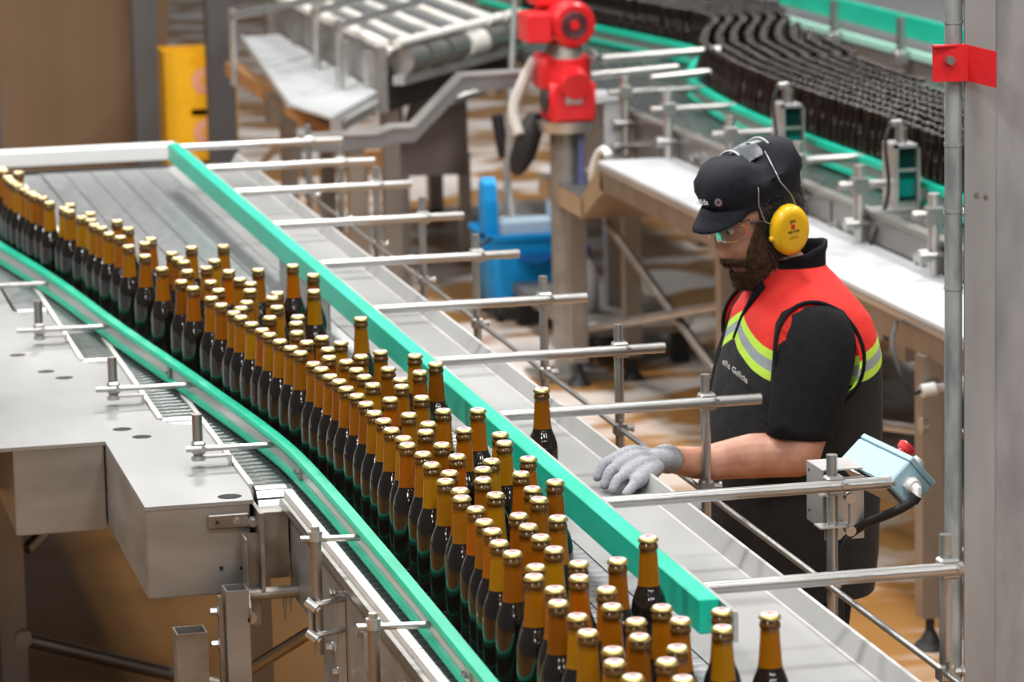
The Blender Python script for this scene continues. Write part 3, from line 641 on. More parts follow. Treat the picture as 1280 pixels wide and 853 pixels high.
# eyes, brows, hair, beard, moustache
for s in (1, -1):
    bm = B(); bmesh.ops.create_uvsphere(bm, u_segments=14, v_segments=10, radius=.0115, matrix=Matrix.Translation(HW(.072, s * .031, .012))); obj('eye', bm, plain('eye_white', (.7, .66, .62), .2), wk, 'all')
    bm = B(); bmesh.ops.create_uvsphere(bm, u_segments=10, v_segments=8, radius=.0058, matrix=Matrix.Translation(HW(.0795, s * .031, .0095))); obj('iris', bm, plain('eye_dark', (.02, .012, .008), .15), wk, 'all')
    bm = B(); head_patch(bm, .024, .034, lambda u: s * .18, lambda u: s * .68, .004, 5, 14, .002); obj('eyebrow', bm, HAIR, wk, 'all')
bm = B(); head_patch(bm, -.075, .118, lambda u: 1.30 if u > -.0 else 1.42 - u * 1.5, lambda u: 2 * math.pi - (1.30 if u > -.0 else 1.42 - u * 1.5), .009, 40, 80, .002); strands(bm, 2600, -.07, .075, lambda u: 1.32, lambda u: 4.96, .014, .0008, .75, .35, 55, .008); obj('hair', bm, HAIR, wk, 'all')
def bedge(u): return .60 + max(0, u + .070) * 7.0 if u > -.085 else .05
for sg_, sd_ in ((1, 0), (-1, 7)):
    lo_, hi_ = (lambda u: bedge(u)), (lambda u: 1.60)
    if sg_ < 0: lo_, hi_ = (lambda u: -1.60), (lambda u: -bedge(u))
    bm = B(); head_patch(bm, -.126, .012, lo_, hi_, .006, 30, 40, .0015, sd_, True); strands(bm, 1700, -.122, .022, lo_, hi_, .0085, .0007, .85, -.1, 3 + sd_); obj('beard', bm, BEARD, wk, 'all')
bm = B(); head_patch(bm, -.126, -.086, lambda u: -.75, lambda u: .75, .005, 14, 40, .0015, 9.); strands(bm, 1100, -.124, -.086, lambda u: -.8, lambda u: .8, .0115, .0008, .9, -.25, 21); obj('beard', bm, BEARD, wk, 'all')
bm = B(); head_patch(bm, -.072, -.054, lambda u: -.70, lambda u: .70, .004, 8, 40, .001, 3.); strands(bm, 700, -.068, -.053, lambda u: -.72, lambda u: .72, .0115, .0007, .8, -.5, 33); obj('moustache', bm, BEARD, wk, 'all')
# cap: band, puffed crown, visor
def capring(u, off, k=1., n=48, puff=0., sag=0.):
    out = []
    for j in range(n):
        p = 2 * math.pi * j / n; q = headpt(p, min(max(u, .03), .06), off + puff * noise.noise(V((math.cos(p) * 2.2, math.sin(p) * 2.2, u * 30))))
        d = q - HC; f, s, uu = d.dot(hf), d.dot(hs), d.dot(hu)
        out.append(HW(f * k - .008, s * k, u + sag * (-f) - (.026 * math.exp(-((f + .006) / .040) ** 2) if u > .11 else 0)))
    return out
bm = B(); loft(bm, [capring(.050, .010, 1, 48, 0, .10), capring(.064, .012, 1, 48, 0, .10), capring(.074, .014, 1.0, 48, .003, .10), capring(.084, .019, 1.01, 48, .008, .10), capring(.104, .021, 1.02, 48, .010, .09), capring(.124, .020, 1.0, 48, .012, .08), capring(.142, .014, .94, 48, .011, .08), capring(.154, .006, .80, 48, .006, .08), capring(.158, .002, .5, 48, .003, .08), capring(.159, 0, .12, 48, 0, .08)], False, True)
cp = obj('cap', bm, NAVY, wk, 'all')
bm = B(); top, bot = [], []
for rr in range(7):
    t = rr / 6; a_, b_ = [], []
    for j in range(25):
        p = -1.12 + 2.24 * j / 24; w_ = math.cos(p / 1.12 * math.pi / 2) ** .55
        e = headpt(p, .045, .010); d = e - HC; f, s = d.dot(hf), d.dot(hs); ext = .052 * t * w_
        q = HW(f + ext * .62, s * (1 + .06 * t * w_), .060 - .006 * abs(s) / .07 - ext * .72 - .10 * s * s * 8 * t)
        a_.append(q + hu * .0022); b_.append(q - hu * .0022)
    top.append(a_); bot.append(b_)
loft(bm, [x + y[::-1] for x, y in zip(top, bot)]); obj('visor', bm, NAVY, cp, 'all')
def on_cap(p, u, o_):
    q = headpt(p, .06, .023); d = q - HC; return HW(d.dot(hf) * 1.045 + o_ * math.cos(p), d.dot(hs) * 1.045 + o_ * math.sin(p), u)
TXTW = plain('white_embroidery', (.72, .70, .70), .7)
cr = on_cap(.62, .086, .004); n_ = (hf * math.cos(.62) + hs * math.sin(.62)).normalized(); r_ = hu.cross(n_).normalized()
bm = B(); a_, b_ = r_, n_.cross(r_)
for r0, r1 in ((.0080, .0064), (.0050, .0034)):
    A = [bm.verts.new(p) for p in circ(cr + n_ * .006, a_, b_, r0, 20)]; C_ = [bm.verts.new(p) for p in circ(cr + n_ * .006, a_, b_, r1, 20)]
    for i in range(20): bm.faces.new((A[i], A[(i + 1) % 20], C_[(i + 1) % 20], C_[i]))
bmesh.ops.solidify(bm, geom=bm.faces[:], thickness=.0006)
obj('badge', bm, plain('pale_pink_embroidery', (.66, .46, .47), .7), cp)
cr2 = on_cap(.28, .088, .004); n2 = (hf * math.cos(.34) + hs * math.sin(.34)).normalized()
text('cap_lettering', 'ullda', .0165, cr2 + n2 * .007, hu.cross(n2), hu, TXTW, cp)
# vest
def vring(z, x0, x1, hy, e=2.5, n=96):
    r = ring((x0 + x1) / 2, PY, z, (x1 - x0) / 2, hy, n, e)
    out = []
    for p in r:
        d = V((p.x - 2.19, p.y - PY, 0)); k = 1 + .022 * noise.noise(V((p.x * 9, p.y * 9, z * 7))) + .010 * noise.noise(V((p.x * 22, p.y * 22, z * 12)))
        out.append(V((2.19 + d.x * k, PY + d.y * k, p.z)))
    return out
VR = [(.70, 2.035, 2.335, .180), (.78, 2.018, 2.345, .188), (.86, 2.004, 2.35, .190), (.95, 2.002, 2.352, .190), (1.04, 2.006, 2.354, .190), (1.10, 2.014, 2.355, .192), (1.16, 2.028, 2.354, .194), (1.20, 2.040, 2.351, .193), (1.24, 2.052, 2.342, .190), (1.28, 2.064, 2.328, .184), (1.305, 2.076, 2.312, .172), (1.325, 2.086, 2.296, .155), (1.345, 2.092, 2.280, .130), (1.362, 2.096, 2.266, .104), (1.376, 2.100, 2.252, .082), (1.385, 2.102, 2.246, .074)]
bm = B(); loft(bm, [vring(*v, 2.5 if v[0] < 1.3 else 2.2) for v in VR], False, False)
vest = obj('vest', bm, VEST, wk, 'all')
def loop_tube(bm, pts, r, seg=8):
    P = [V(p) for p in pts]; n = len(P); rings = []
    for i in range(n):
        t = (P[(i + 1) % n] - P[i - 1]).normalized(); nrm = V((0, -1, 0)); nrm = (nrm - t * nrm.dot(t)).normalized(); b_ = t.cross(nrm); rings.append(circ(P[i], nrm, b_, r, seg))
    rings.append(rings[0]); loft(bm, rings, False, False); return bm
def arm_loop(sy, k, dy): # oval armhole outline in the side of the vest
    out = []
    for i in range(40):
        a = 2 * math.pi * i / 40; out.append((2.176 + .094 * k * math.cos(a) - .01 * math.sin(a), PY + sy * (.186 + dy - .030 * max(0, math.sin(a)) ** 1.5), 1.222 + .108 * k * math.sin(a)))
    return out
for sy in (-1, 1):
    bm = B(); loop_tube(bm, arm_loop(sy, 1.0, .006), .0045); obj('armhole_piping', bm, CLOTH, vest, 'all', label='black piping round the armhole')
    bm = B(); A = [V(p) for p in arm_loop(sy, .98, .004)]; Bq = [V(p) for p in arm_loop(sy, .84, .022)]
    loft(bm, [A, Bq], False, False); bmesh.ops.solidify(bm, geom=bm.faces[:], thickness=.002); obj('armhole_facing', bm, VEST, vest, 'all')
# collar: upstanding, open at the front
bm = B(); rows = []
for i in range(7):
    t = i / 6; r = []
    for j in range(41):
        a = math.radians(-158) + math.radians(316) * j / 40      # 0 = back
        hx, hy = .076 - .006 * t, .078 - .010 * t
        if t > .8: hx += .004; hy += .004
        r.append(V((2.172 + .006 * t + hx * math.cos(a) - (.02 * (1 - math.cos(a)) * .5) * (1 - t), PY + hy * math.sin(a), 1.362 + .072 * t - .030 * (1 - math.cos(a)) * .5 * (1 + .3 * t) + .004 * noise.noise(V((a * 3, t * 3, 1))))))
    rows.append(r)
for a, b_ in zip(rows, rows[1:]):
    for j in range(40): bm.faces.new([bm.verts.new(p) for p in (a[j], a[j + 1], b_[j + 1], b_[j])])
bmesh.ops.remove_doubles(bm, verts=bm.verts[:], dist=1e-5); bmesh.ops.solidify(bm, geom=bm.faces[:], thickness=.006)
obj('collar', bm, CLOTH, vest, 'all', label='black stand-up collar')
# shoulder yoke drop between neck and collar: black neckline lapels
bm = B(); tube(bm, [(2.100, PY - .055, 1.353), (2.083, PY - .035, 1.325), (2.066, PY - .010, 1.28), (2.05, PY, 1.235)], .007, 8, rs=[.009, .008, .006, .004]); obj('zip_placket', bm, CLOTH, vest, 'all', label='black zip edge at the throat')
text('chest_lettering', 'ella Galicia', .0205, (2.019, 6.890, 1.187), (.36, -.9, -.36), (-.15, -.1, .95), TXTW, vest)
# shirt sleeves
for sy in (-1, 1):
    Y0 = PY + sy * .178
    bm = B()
    cs = [((2.178, PY + sy * .140, 1.326), .012, .012), ((2.178, PY + sy * .142, 1.321), .040, .034), ((2.177, PY + sy * .146, 1.308), .065, .052), ((2.176, PY + sy * .152, 1.286), .080, .062), ((2.172, PY + sy * .168, 1.250), .087, .066), ((2.164, PY + sy * .182, 1.205), .086, .066), ((2.152, PY + sy * .196, 1.160), .081, .064), ((2.138, PY + sy * .208, 1.112), .074, .062), ((2.122, PY + sy * .218, 1.066), .067, .060)]
    rr = []
    for i, (c, r0, r1) in enumerate(cs):
        q = [V((c[0] + r0 * math.cos(2 * math.pi * j / 36), c[1] + r1 * math.sin(2 * math.pi * j / 36), c[2] - (.12 * r0 * math.cos(2 * math.pi * j / 36) if i > 5 else 0))) for j in range(36)]
        rr.append([p + (p - V(c)) * (.06 * noise.noise(p * 15)) for p in q])
    loft(bm, rr, True, False)
    z0 = rr[-1]; inner = [V(cs[-1][0]) + (p - V(cs[-1][0])) * .93 for p in z0]; 
    obj('shirt_sleeve', bm, CLOTH, wk, 'all')
    bm = B(); c = V(cs[-1][0]); up_ = V((0, 0, .017))
    loft(bm, [[c + (p - c) * 1.015 + up_ for p in z0], [c + (p - c) * 1.03 for p in z0], [c + (p - c) * .95 - up_ * .1 for p in z0]], False, False); obj('sleeve_hem', bm, CLOTH, wk, 'all')
# trousers and boots
bm = B(); loft(bm, [ring(2.185, PY, z, hx, hy) for z, hx, hy in ((.90, .150, .172), (.80, .155, .178), (.72, .150, .178))], True, True)
for s in (-1, 1):
    chain(bm, [(2.19, PY + s * .088, .76), (2.175, PY + s * .095, .47), (2.20, PY + s * .10, .09)], [.092, .074, .064], 20)
obj('trousers', remeshed(bm, .012, 3), CLOTH, wk, 'all')
for s in (-1, 1):
    bm = B(); y = PY + s * .10
    loft(bm, [[V((2.165 + hx * math.cos(a) + dx, y + hy * math.sin(a), z)) for a in [2 * math.pi * i / 24 for i in range(24)]] for z, hx, hy, dx in ((0, .142, .050, 0), (.02, .145, .052, 0), (.05, .135, .050, 0), (.075, .10, .047, .03), (.10, .062, .045, .045), (.15, .056, .046, .045))]); obj('boot', bm, BLACK, wk, 'all')
# gloves
kn = [V(q) - OFF for q in ((1.735, 6.772, 1.050), (1.733, 6.738, 1.043), (1.739, 6.702, 1.033), (1.752, 6.668, 1.024))]
md = [V(q) - OFF for q in ((1.714, 6.765, 1.043), (1.714, 6.725, 1.034), (1.719, 6.686, 1.026), (1.736, 6.650, 1.016))]
tips = [V(q) - OFF for q in ((1.697, 6.756, 1.020), (1.701, 6.715, 1.012), (1.707, 6.675, 1.011), (1.723, 6.637, 1.010))]
hb_ = [V(q) - OFF for q in ((1.835, 6.870, 1.028), (1.835, 6.858, 1.024), (1.836, 6.846, 1.019), (1.838, 6.836, 1.014))]
pm = [V(q) - OFF for q in ((1.786, 6.822, 1.046), (1.786, 6.797, 1.040), (1.790, 6.772, 1.031), (1.796, 6.748, 1.021))]
bm = B()
for k in range(4): chain(bm, [hb_[k], pm[k], kn[k]], [.018, .021, .0140], 12)
for q, m_, t_, r in zip(kn, md, tips, (.0112, .0118, .0114, .0102)): chain(bm, [q, m_, t_], [r * 1.08, r, r * .84], 12)
chain(bm, [V(q) - OFF for q in ((1.815, 6.862, 1.026), (1.775, 6.842, 1.022), (1.745, 6.822, 1.012))], [.018, .0135, .0105], 12)   # thumb on the far side
gl = obj('glove', remeshed(bm, .0028, 2), GLOVE, wk, 'all')
def ribbed(c0, c1, r0, r1, k=34):
    b_ = B(); c0, c1 = V(c0), V(c1); a, e = frame_(c1 - c0); rings = []
    for i in range(13):
        t = i / 12; rings.append([c0 + (c1 - c0) * t + (a * math.cos(2 * math.pi * j / (2 * k)) + e * .82 * math.sin(2 * math.pi * j / (2 * k))) * ((r0 + (r1 - r0) * t + (.003 if i in (11, 12) else 0)) + (.0009 if j % 2 else -.0009)) for j in range(2 * k)])
    loft(b_, rings, True, True); return b_
obj('cuff', ribbed(V((1.822, 6.842, 1.024)) - OFF, V((1.880, 6.898, 1.016)) - OFF, .0285, .0335), GLOVEC, gl, 'all', label='dark ribbed cuff')
bm = B(); chain(bm, [Rwr, Rwr + V((-.05, 0, -.05)), Rwr + V((-.075, 0, -.085))], [.030, .034, .026], 12)
for k in range(4): q = Rwr + V((-.07, (k - 1.5) * .02, -.085)); chain(bm, [q, q + V((-.012, 0, -.03)), q + V((-.004, 0, -.058))], [.0105, .010, .009], 10)
chain(bm, [Rwr + V((-.04, -.02, -.03)), Rwr + V((-.07, -.035, -.05)), Rwr + V((-.085, -.035, -.075))], [.016, .012, .010], 10)
obj('glove', remeshed(bm, .004, 2), GLOVE, wk, 'all')

# ---- safety glasses
sg = thing('safety_glasses', 'clear wrap-around safety glasses under the cap visor', 'glasses', HW(.09, 0, .012))
for s in (1, -1):
    bm = B(); rows = []
    for i in range(7):
        u = -.012 + .040 * i / 6; r = []
        for j in range(13):
            p = s * (.10 + .98 * j / 12); k = .0955 + .006 * math.cos(p) ; sh = 1 - .5 * max(0, j - 8) / 4
            r.append(bm.verts.new(HW(.018 + .084 * math.cos(p) + .0, s * .078 * abs(math.sin(p)) ** .9, .010 + (u - .008) * sh)))
        rows.append(r)
    for a, b_ in zip(rows, rows[1:]):
        for j in range(12): bm.faces.new((a[j], a[j + 1], b_[j + 1], b_[j]))
    bmesh.ops.solidify(bm, geom=bm.faces[:], thickness=.0014); obj('lens', bm, LENS, sg, 'all')
    bm = B(); tube(bm, [HW(.018 + .085 * math.cos(s * q), s * .079 * abs(math.sin(q)) ** .9, .031) for q in (.1, .4, .7, 1.0, 1.2)], .0017, 6); obj('brow_bar', bm, plain('smoke_frame', (.05, .045, .045), .2), sg, 'all')
    bm = B(); tube(bm, [HW(.050, s * .0765, .024), HW(.03, s * .0815, .022), HW(-.01, s * .084, .014), HW(-.05, s * .084, .004)], .0032, 8); obj('temple_arm', bm, plain('smoke_frame', (.05, .045, .045), .2), sg, 'all')
bm = B(); tube(bm, [HW(.1045, .009, .014), HW(.1075, 0, .018), HW(.1045, -.009, .014)], .003, 8); obj('bridge', bm, plain('smoke_frame', (.05, .045, .045), .2), sg, 'all')
# ---- ear defenders
ed = thing('ear_defenders', 'yellow ear defenders with wire yokes and a grey pad over the cap', 'ear defenders', HW(-.01, 0, .0))
for s in (1, -1):
    C0 = HW(-.020, s * .088, -.006); ax = (hs * s + hf * .10 - hu * .06).normalized(); u_ = (hu + hf * -.22); u_ = (u_ - ax * u_.dot(ax)).normalized(); f_ = u_.cross(ax)
    def oval(d, k, kz=1.): return [C0 + ax * d + u_ * (.0500 * k * math.sin(a)) * (1 - .0 * math.cos(a)) + f_ * (.0390 * k * math.cos(a)) for a in [2 * math.pi * i / 40 for i in range(40)]]
    bm = B(); loft(bm, [oval(-.010, .95), oval(-.006, 1.0), oval(.006, 1.0), oval(.008, .93)]); obj('ear_cushion', bm, BLACK, ed, 'all')
    bm = B(); loft(bm, [oval(.008, 1.0), oval(.014, 1.06), oval(.024, 1.06), oval(.033, 1.0), oval(.0385, .88), oval(.0405, .70), oval(.041, .35)]); cup = obj('ear_cup', bm, EARYEL, ed, 'all')
    for sf in (1, -1):
        a0 = C0 + ax * .014 + f_ * (sf * .030) - u_ * .012; 
        side = 1 if sf * (1 if f_.dot(hf) > 0 else -1) > 0 else -1
        wp = [(2.072, 6.950, 1.612), (2.070, 6.915, 1.592), (2.074, 6.892, 1.560), (2.073, 6.888, 1.528), (2.088, 6.895, 1.492)] if side > 0 else [(2.106, 6.950, 1.630), (2.110, 6.915, 1.606), (2.120, 6.892, 1.574), (2.142, 6.888, 1.547), (2.158, 6.893, 1.514)]
        pts = [V((x, y if s > 0 else 2 * PY - y, z)) for x, y, z in wp] + [C0 + ax * .020 + f_ * (sf * .036) + u_ * .012, C0 + ax * .018 + f_ * (sf * .038) - u_ * .016]
        bm = B(); tube(bm, pts, .0013, 6); obj('wire_yoke', bm, TUBE, ed, 'all')
    bm = B(); k0 = C0 + ax * .020 + f_ * (.038 if f_.dot(hf) > 0 else -.038) - u_ * .016; cyl(bm, k0, k0 + ax * .008 + (f_ if f_.dot(hf) > 0 else -f_) * .003, .0075, .005, 12); obj('pivot_knob', bm, EARYEL, ed, 'all')
    if s == 1:
        rr_ = -f_ if f_.dot(V((1, 0, 0))) < 0 else f_
        rr_ = (rr_ + u_ * .16).normalized(); uu_ = ax.cross(rr_); 
        if uu_.z < 0: uu_ = -uu_
        P0 = C0 + ax * .0418
        text('cup_lettering', '3M', .0105, P0 + uu_ * .021, rr_, uu_, BLACK, cup)
        bm = B(); obox(bm, P0 + uu_ * .0105, rr_ * .0042, uu_ * .0048, ax * .0004); obj('red_square', bm, RED, cup)
        text('cup_lettering', 'PELTOR', .0072, P0 - uu_ * .0005, rr_, uu_, BLACK, cup)
        for q in (.010, .0135): 
            bm = B(); obox(bm, P0 - uu_ * q, rr_ * (.008 if q < .012 else .0105), uu_ * .0006, ax * .0003); obj('print_line', bm, plain('brown_print', (.45, .26, .02), .5), cup)
pad = B(); rows = []
def padpt(t, q):
    yy = PY + .045 * t; arch = 1 - (t * .045 / .062) ** 2 * .42
    a, b_ = V((2.0300, yy, 1.5985)), V((2.0900, yy, 1.6235)); p = a + (b_ - a) * q; return p + V((.022 * (-t) * .8 + .018, 0, .027 - .040 * t * t * .55 + .004 * math.sin(q * math.pi)))
for i in range(13): rows.append([padpt(-1 + i / 6, q) for q in (0, .15, .38, .62, .85, 1)])
R = [[pad.verts.new(p) for p in r] for r in rows]
for a, b_ in zip(R, R[1:]):
    for j in range(5): pad.faces.new((a[j], a[j + 1], b_[j + 1], b_[j]))
bmesh.ops.solidify(pad, geom=pad.faces[:], thickness=.004)
obj('head_pad', pad, plain('grey_vinyl', (.20, .215, .235), .3), ed, 'all', label='grey padded top band')
bm = B()
for q in (0, 1): tube(bm, [padpt(-1 + i / 6, q) + V((0, 0, .002)) for i in range(13)], .0022, 6)
obj('band_edge', bm, plain('pale_grey_vinyl', (.5, .52, .54), .35), ed, 'all')

for t in (wk, sg, ed): t.location += OFF
for o in [c for c in wk.children if c.name.startswith('boot')]: o.location.z = .026

# ================================================================== control box on the second nearest post
ub = V((.166, -.985, -.048)).normalized(); vb = V((-.735, -.092, -.672)); vb = (vb - ub * vb.dot(ub)).normalized(); wb = V((.657, .147, -.739)); wb = (wb - ub * wb.dot(ub) - vb * wb.dot(vb)).normalized()   # the box is mounted tilted
CBX = (2.090, 6.150, 1.130)
LU, LV, LW = .19, .069, .073
cbx = thing('control_box', 'pale blue push-button box with red emergency stop beside the worker', 'control box', CBX)
def CB(a, b_, c): return V(CBX) + ub * a + vb * b_ + wb * c
bm = B(); obox(bm, CB(0, .006, 0), ub * LU / 2, vb * (LV / 2 - .006), wb * LW / 2, 0, .003); obj('body', bm, BOXBLUE, cbx)
bm = B(); obox(bm, CB(0, -LV / 2 + .0055, 0), ub * LU / 2, vb * .0055, wb * LW / 2, 0, .002); obj('lid', bm, BOXBLUE, cbx)
for a, nm in ((-.012, 'emergency_stop'), (.052, 'push_button')):
    p = CB(a, -LV / 2, .004)
    bm = B(); cyl(bm, p, p - vb * .008, .016, seg=20); cl = obj('button_collar', bm, plain('pale_button', (.62, .62, .56), .4), cbx)
    bm = B()
    if nm == 'emergency_stop': cyl(bm, p - vb * .008, p - vb * .018, .011, seg=18); cyl(bm, p - vb * .016, p - vb * .027, .0165, .0185, seg=22); cyl(bm, p - vb * .027, p - vb * .031, .0185, .014, seg=22)
    else: cyl(bm, p - vb * .008, p - vb * .014, .0125, seg=20)
    obj(nm, bm, RED if nm == 'emergency_stop' else plain('pale_button', (.62, .62, .56), .4), cbx, True, 'red mushroom emergency stop' if nm == 'emergency_stop' else 'pale grey push button')
g0 = CB(LU / 2, .004, -.002)
bm = B(); cyl(bm, g0, g0 + ub * .008, .0165, seg=6); cyl(bm, g0 + ub * .008, g0 + ub * .020, .0145, .012, seg=16); tube(bm, [g0 + ub * .016, g0 + ub * .026 + V((0, 0, -.004)), g0 + ub * .030 + V((-.004, 0, -.018))], .0095, 12); obj('cable_gland', bm, plain('white_nylon', (.66, .66, .64), .4), cbx, True)
c0 = g0 + ub * .030 + V((-.004, 0, -.018))
PX, PYY = 1.963, 6.084
pts = smoothline([c0, c0 + V((-.028, .015, -.022)), V((PX + .055, PYY + .02, c0.z - .066)), V((PX + .022, PYY + .022, c0.z - .105)), V((PX + .022, PYY + .026, .90)), V((PX + .028, PYY + .03, .74))], 6)
bm = B(); tube(bm, pts, .0088, 10); tube(bm, [c0 + V((.002, 0, .006)), c0 + V((-.006, .003, -.006))], .0105, 10); obj('cable', bm, BLACK, cbx, True)
# bracket: folded sheet and two clamp straps on the post
br = thing('box_bracket', 'folded grey sheet bracket clamped on the post under the blue box', 'bracket', (1.955, 6.09, 1.05))
bm = B(); box(bm, 1.952, 1.955, 6.104, 6.20, 1.040, 1.150); box(bm, 1.9555, 2.030, 6.104, 6.107, 1.02, 1.135); box(bm, 1.9555, 2.030, 6.1075, 6.20, 1.147, 1.150); obj('sheet', bm, STEEL, br)
bm = B(); q = CB(0, LV / 2 + .003, 0); obox(bm, q + wb * .005 - ub * .01, ub * .085, vb * .0015, wb * .033); obj('mount_plate', bm, STEEL, br)
for z in (1.112, 1.052):
    bm = B(); box(bm, PX - .030, PX + .030, PYY - .022, PYY + .014, z, z + .003); obj('strap', bm, STEEL, br)
    bm = B(); cyl(bm, (PX + .026, PYY - .014, z - .004), (PX + .026, PYY - .030, z - .006), .0098, seg=14); obj('bolt', bm, TUBE, br, True)
bm = B(); cyl(bm, (PX + .026, PYY - .018, 1.05), (PX + .026, PYY - .018, 1.11), .002, seg=6); obj('strap_rod', bm, TUBE, br)
for z in (1.135, 1.06):
    bm = B(); cyl(bm, (1.951, 6.185, z), (1.9525, 6.185, z), .003, seg=8); obj('screw_hole', bm, BLACK, br)

# ================================================================== big column at the right with conduit and red box
YC = 5.90
sc = thing('steel_column', 'broad grey galvanised steel column at the right edge', 'column', (2.25, YC, 0))
sc['kind'] = 'thing'
bm = B(); extr(bm, [(2.196, YC + .002, 0), (2.62, YC + .002, 0), (2.62, YC + .30, 0), (2.268, YC + .30, 0), (2.205, YC + .05, 0)], (0, 0, 4.2)); obj('shaft', bm, GALV, sc)
bm = B(); box(bm, 2.1465, 2.202, YC - .004, YC + .001, 0, 4.2); obj('flange', bm, noisy('galvanised_flange', (.24, .243, .25), (.33, .333, .34), (10, 10, 3), (.45, .6), .15, 8), sc)
for x, z in ((2.168, 1.667), (2.185, 1.663)):
    bm = B(); cyl(bm, (x, YC - .004, z), (x, YC - .0075, z), .0042, .003, seg=12); obj('rivet', bm, LEGS, sc, True)
cdt = thing('cable_conduit', 'pale galvanised conduit pipe running up the side of the column', 'conduit', (2.147, YC + .02, 0))
bm = B(); cyl(bm, (2.1335, YC + .018, 0), (2.1335, YC + .018, 4.2), .0155, seg=20); obj('pipe', bm, CONDUIT, cdt, True)
for z in (1.965, 1.752, 1.636, 1.50):
    bm = B(); cyl(bm, (2.1335, YC + .018, z), (2.1335, YC + .018, z + .006), .0168, seg=20); obj('saddle_clip', bm, CONDUIT, cdt, True)
rb = thing('red_box', 'red angled sheet metal box fixed to the column beside the conduit', 'box', (2.13, YC - .03, 1.86))
bm = B(); extr(bm, [(2.088, YC - .002, 1.868), (2.146, YC - .02, 1.868), (2.172, YC - .09, 1.862), (2.176, YC - .08, 1.862), (2.150, YC + .0, 1.868), (2.146, YC + .003, 1.868)], (0, 0, .062)); obj('sheet', bm, RED, rb)
bm = B(); box(bm, 2.088, 2.148, YC - .016, YC + .003, 1.928, 1.931); obj('top_fold', bm, RED, rb)
bm = B(); cyl(bm, (2.114, YC - .010, 1.905), (2.114, YC - .026, 1.905), .0085, .0075, seg=14); obj('knob', bm, TUBE, rb, True)

# ================================================================== transfer beam (narrow white-topped channel)
tb = thing('channel_conveyor', 'long pale-topped steel channel beam stepping down at its far end', 'conveyor', (3.26, 10, 0))
bm = B(); extr(bm, [(3.13, 7.4, .800), (3.142, 7.4, .800), (3.142, 7.4, .868), (3.398, 7.4, .868), (3.398, 7.4, .80), (3.41, 7.4, .80), (3.41, 7.4, .885), (3.13, 7.4, .885)], (0, 4.95, 0)); obj('channel', bm, LEGS, tb)
bm = B(); box(bm, 3.128, 3.412, 7.4, 12.36, .8855, .902, 0, .003); obj('top_sheet', bm, noisy('pale_matt_sheet', (.44, .455, .47), (.56, .575, .59), (4, 2, 4), (.35, .5), .2, 5), tb)
bm = B(); box(bm, 3.128, 3.134, 7.4, 12.36, .868, .8853); obj('edge_lip', bm, STEEL, tb)
BR2 = noisy('tan_steel', (.38, .27, .17), (.46, .34, .23), (4, 4, 4), (.4, .55), .5)
bm = B(); extr(bm, [(3.13, 12.36, .885), (3.13, 12.62, .735), (3.13, 12.62, .66), (3.13, 12.30, .80)], (.28, 0, 0)); obj('step_plate', bm, BR2, tb)
bm = B(); box(bm, 3.13, 3.40, 12.60, 13.3, .66, .735); obj('low_beam', bm, BR2, tb)
bm = B(); box(bm, 3.132, 3.398, 12.60, 13.3, .7352, .739); obj('low_sheet', bm, COLUMN, tb)
bm = B(); tube(bm, smoothline([(3.20, 12.48, .90), (3.19, 12.52, .92), (3.18, 12.58, .89), (3.17, 12.62, .82), (3.19, 12.66, .75)], 5), .014, 8); obj('hose', bm, plain('white_hose', (.75, .75, .72), .4), tb, True)
for x, y in ((3.15, 8.92), (3.16, 10.85), (3.165, 12.85), (3.385, 12.9), (3.39, 10.9)):
    bm = B(); box(bm, x - .031, x + .031, y - .031, y + .031, .09, .80 if y < 12 else .66); leg = obj('leg', bm, LEGS, tb)
    bm = B(); cyl(bm, (x, y, .02), (x, y, .09), .012, seg=10); cyl(bm, (x, y, 0), (x, y, .02), .048, .035, seg=18); cyl(bm, (x, y, .018), (x, y, .05), .03, .014, seg=14); obj('levelling_foot', bm, BLACK, leg, True)
for p, q in [((3.20, 12.8, .22), (3.20, 10.9, .62)), ((3.22, 12.6, .64), (3.22, 10.9, .28)), ((3.18, 8.95, .30), (3.42, 8.6, .16)), ((3.19, 8.9, .62), (3.42, 8.5, .46)), ((3.19, 10.85, .30), (3.19, 8.95, .58))]:
    bm = B(); cyl(bm, p, q, .016, seg=10); obj('brace', bm, LEGS, tb, True)
bm = B(); cyl(bm, (3.117, 8.9, .615), (3.135, 8.9, .615), .022, seg=14); obj('brace_bolt', bm, TUBE, tb, True)
jb = thing('cable_fitting', 'white cable gland on a thin black lead under the beam', 'cable fitting', (3.12, 9.0, .72))
bm = B(); cyl(bm, (3.105, 8.86, .715), (3.145, 8.86, .72), .018, seg=14); cyl(bm, (3.145, 8.86, .72), (3.17, 8.86, .723), .012, seg=12); obj('gland', bm, plain('white_nylon', (.66, .66, .64), .4), jb, True)
bm = B(); tube(bm, smoothline([(3.105, 8.86, .715), (3.08, 8.86, .715), (3.055, 8.88, .76), (3.055, 8.95, .83), (3.12, 9.1, .86)], 6), .0065, 8); obj('lead', bm, BLACK, jb, True)

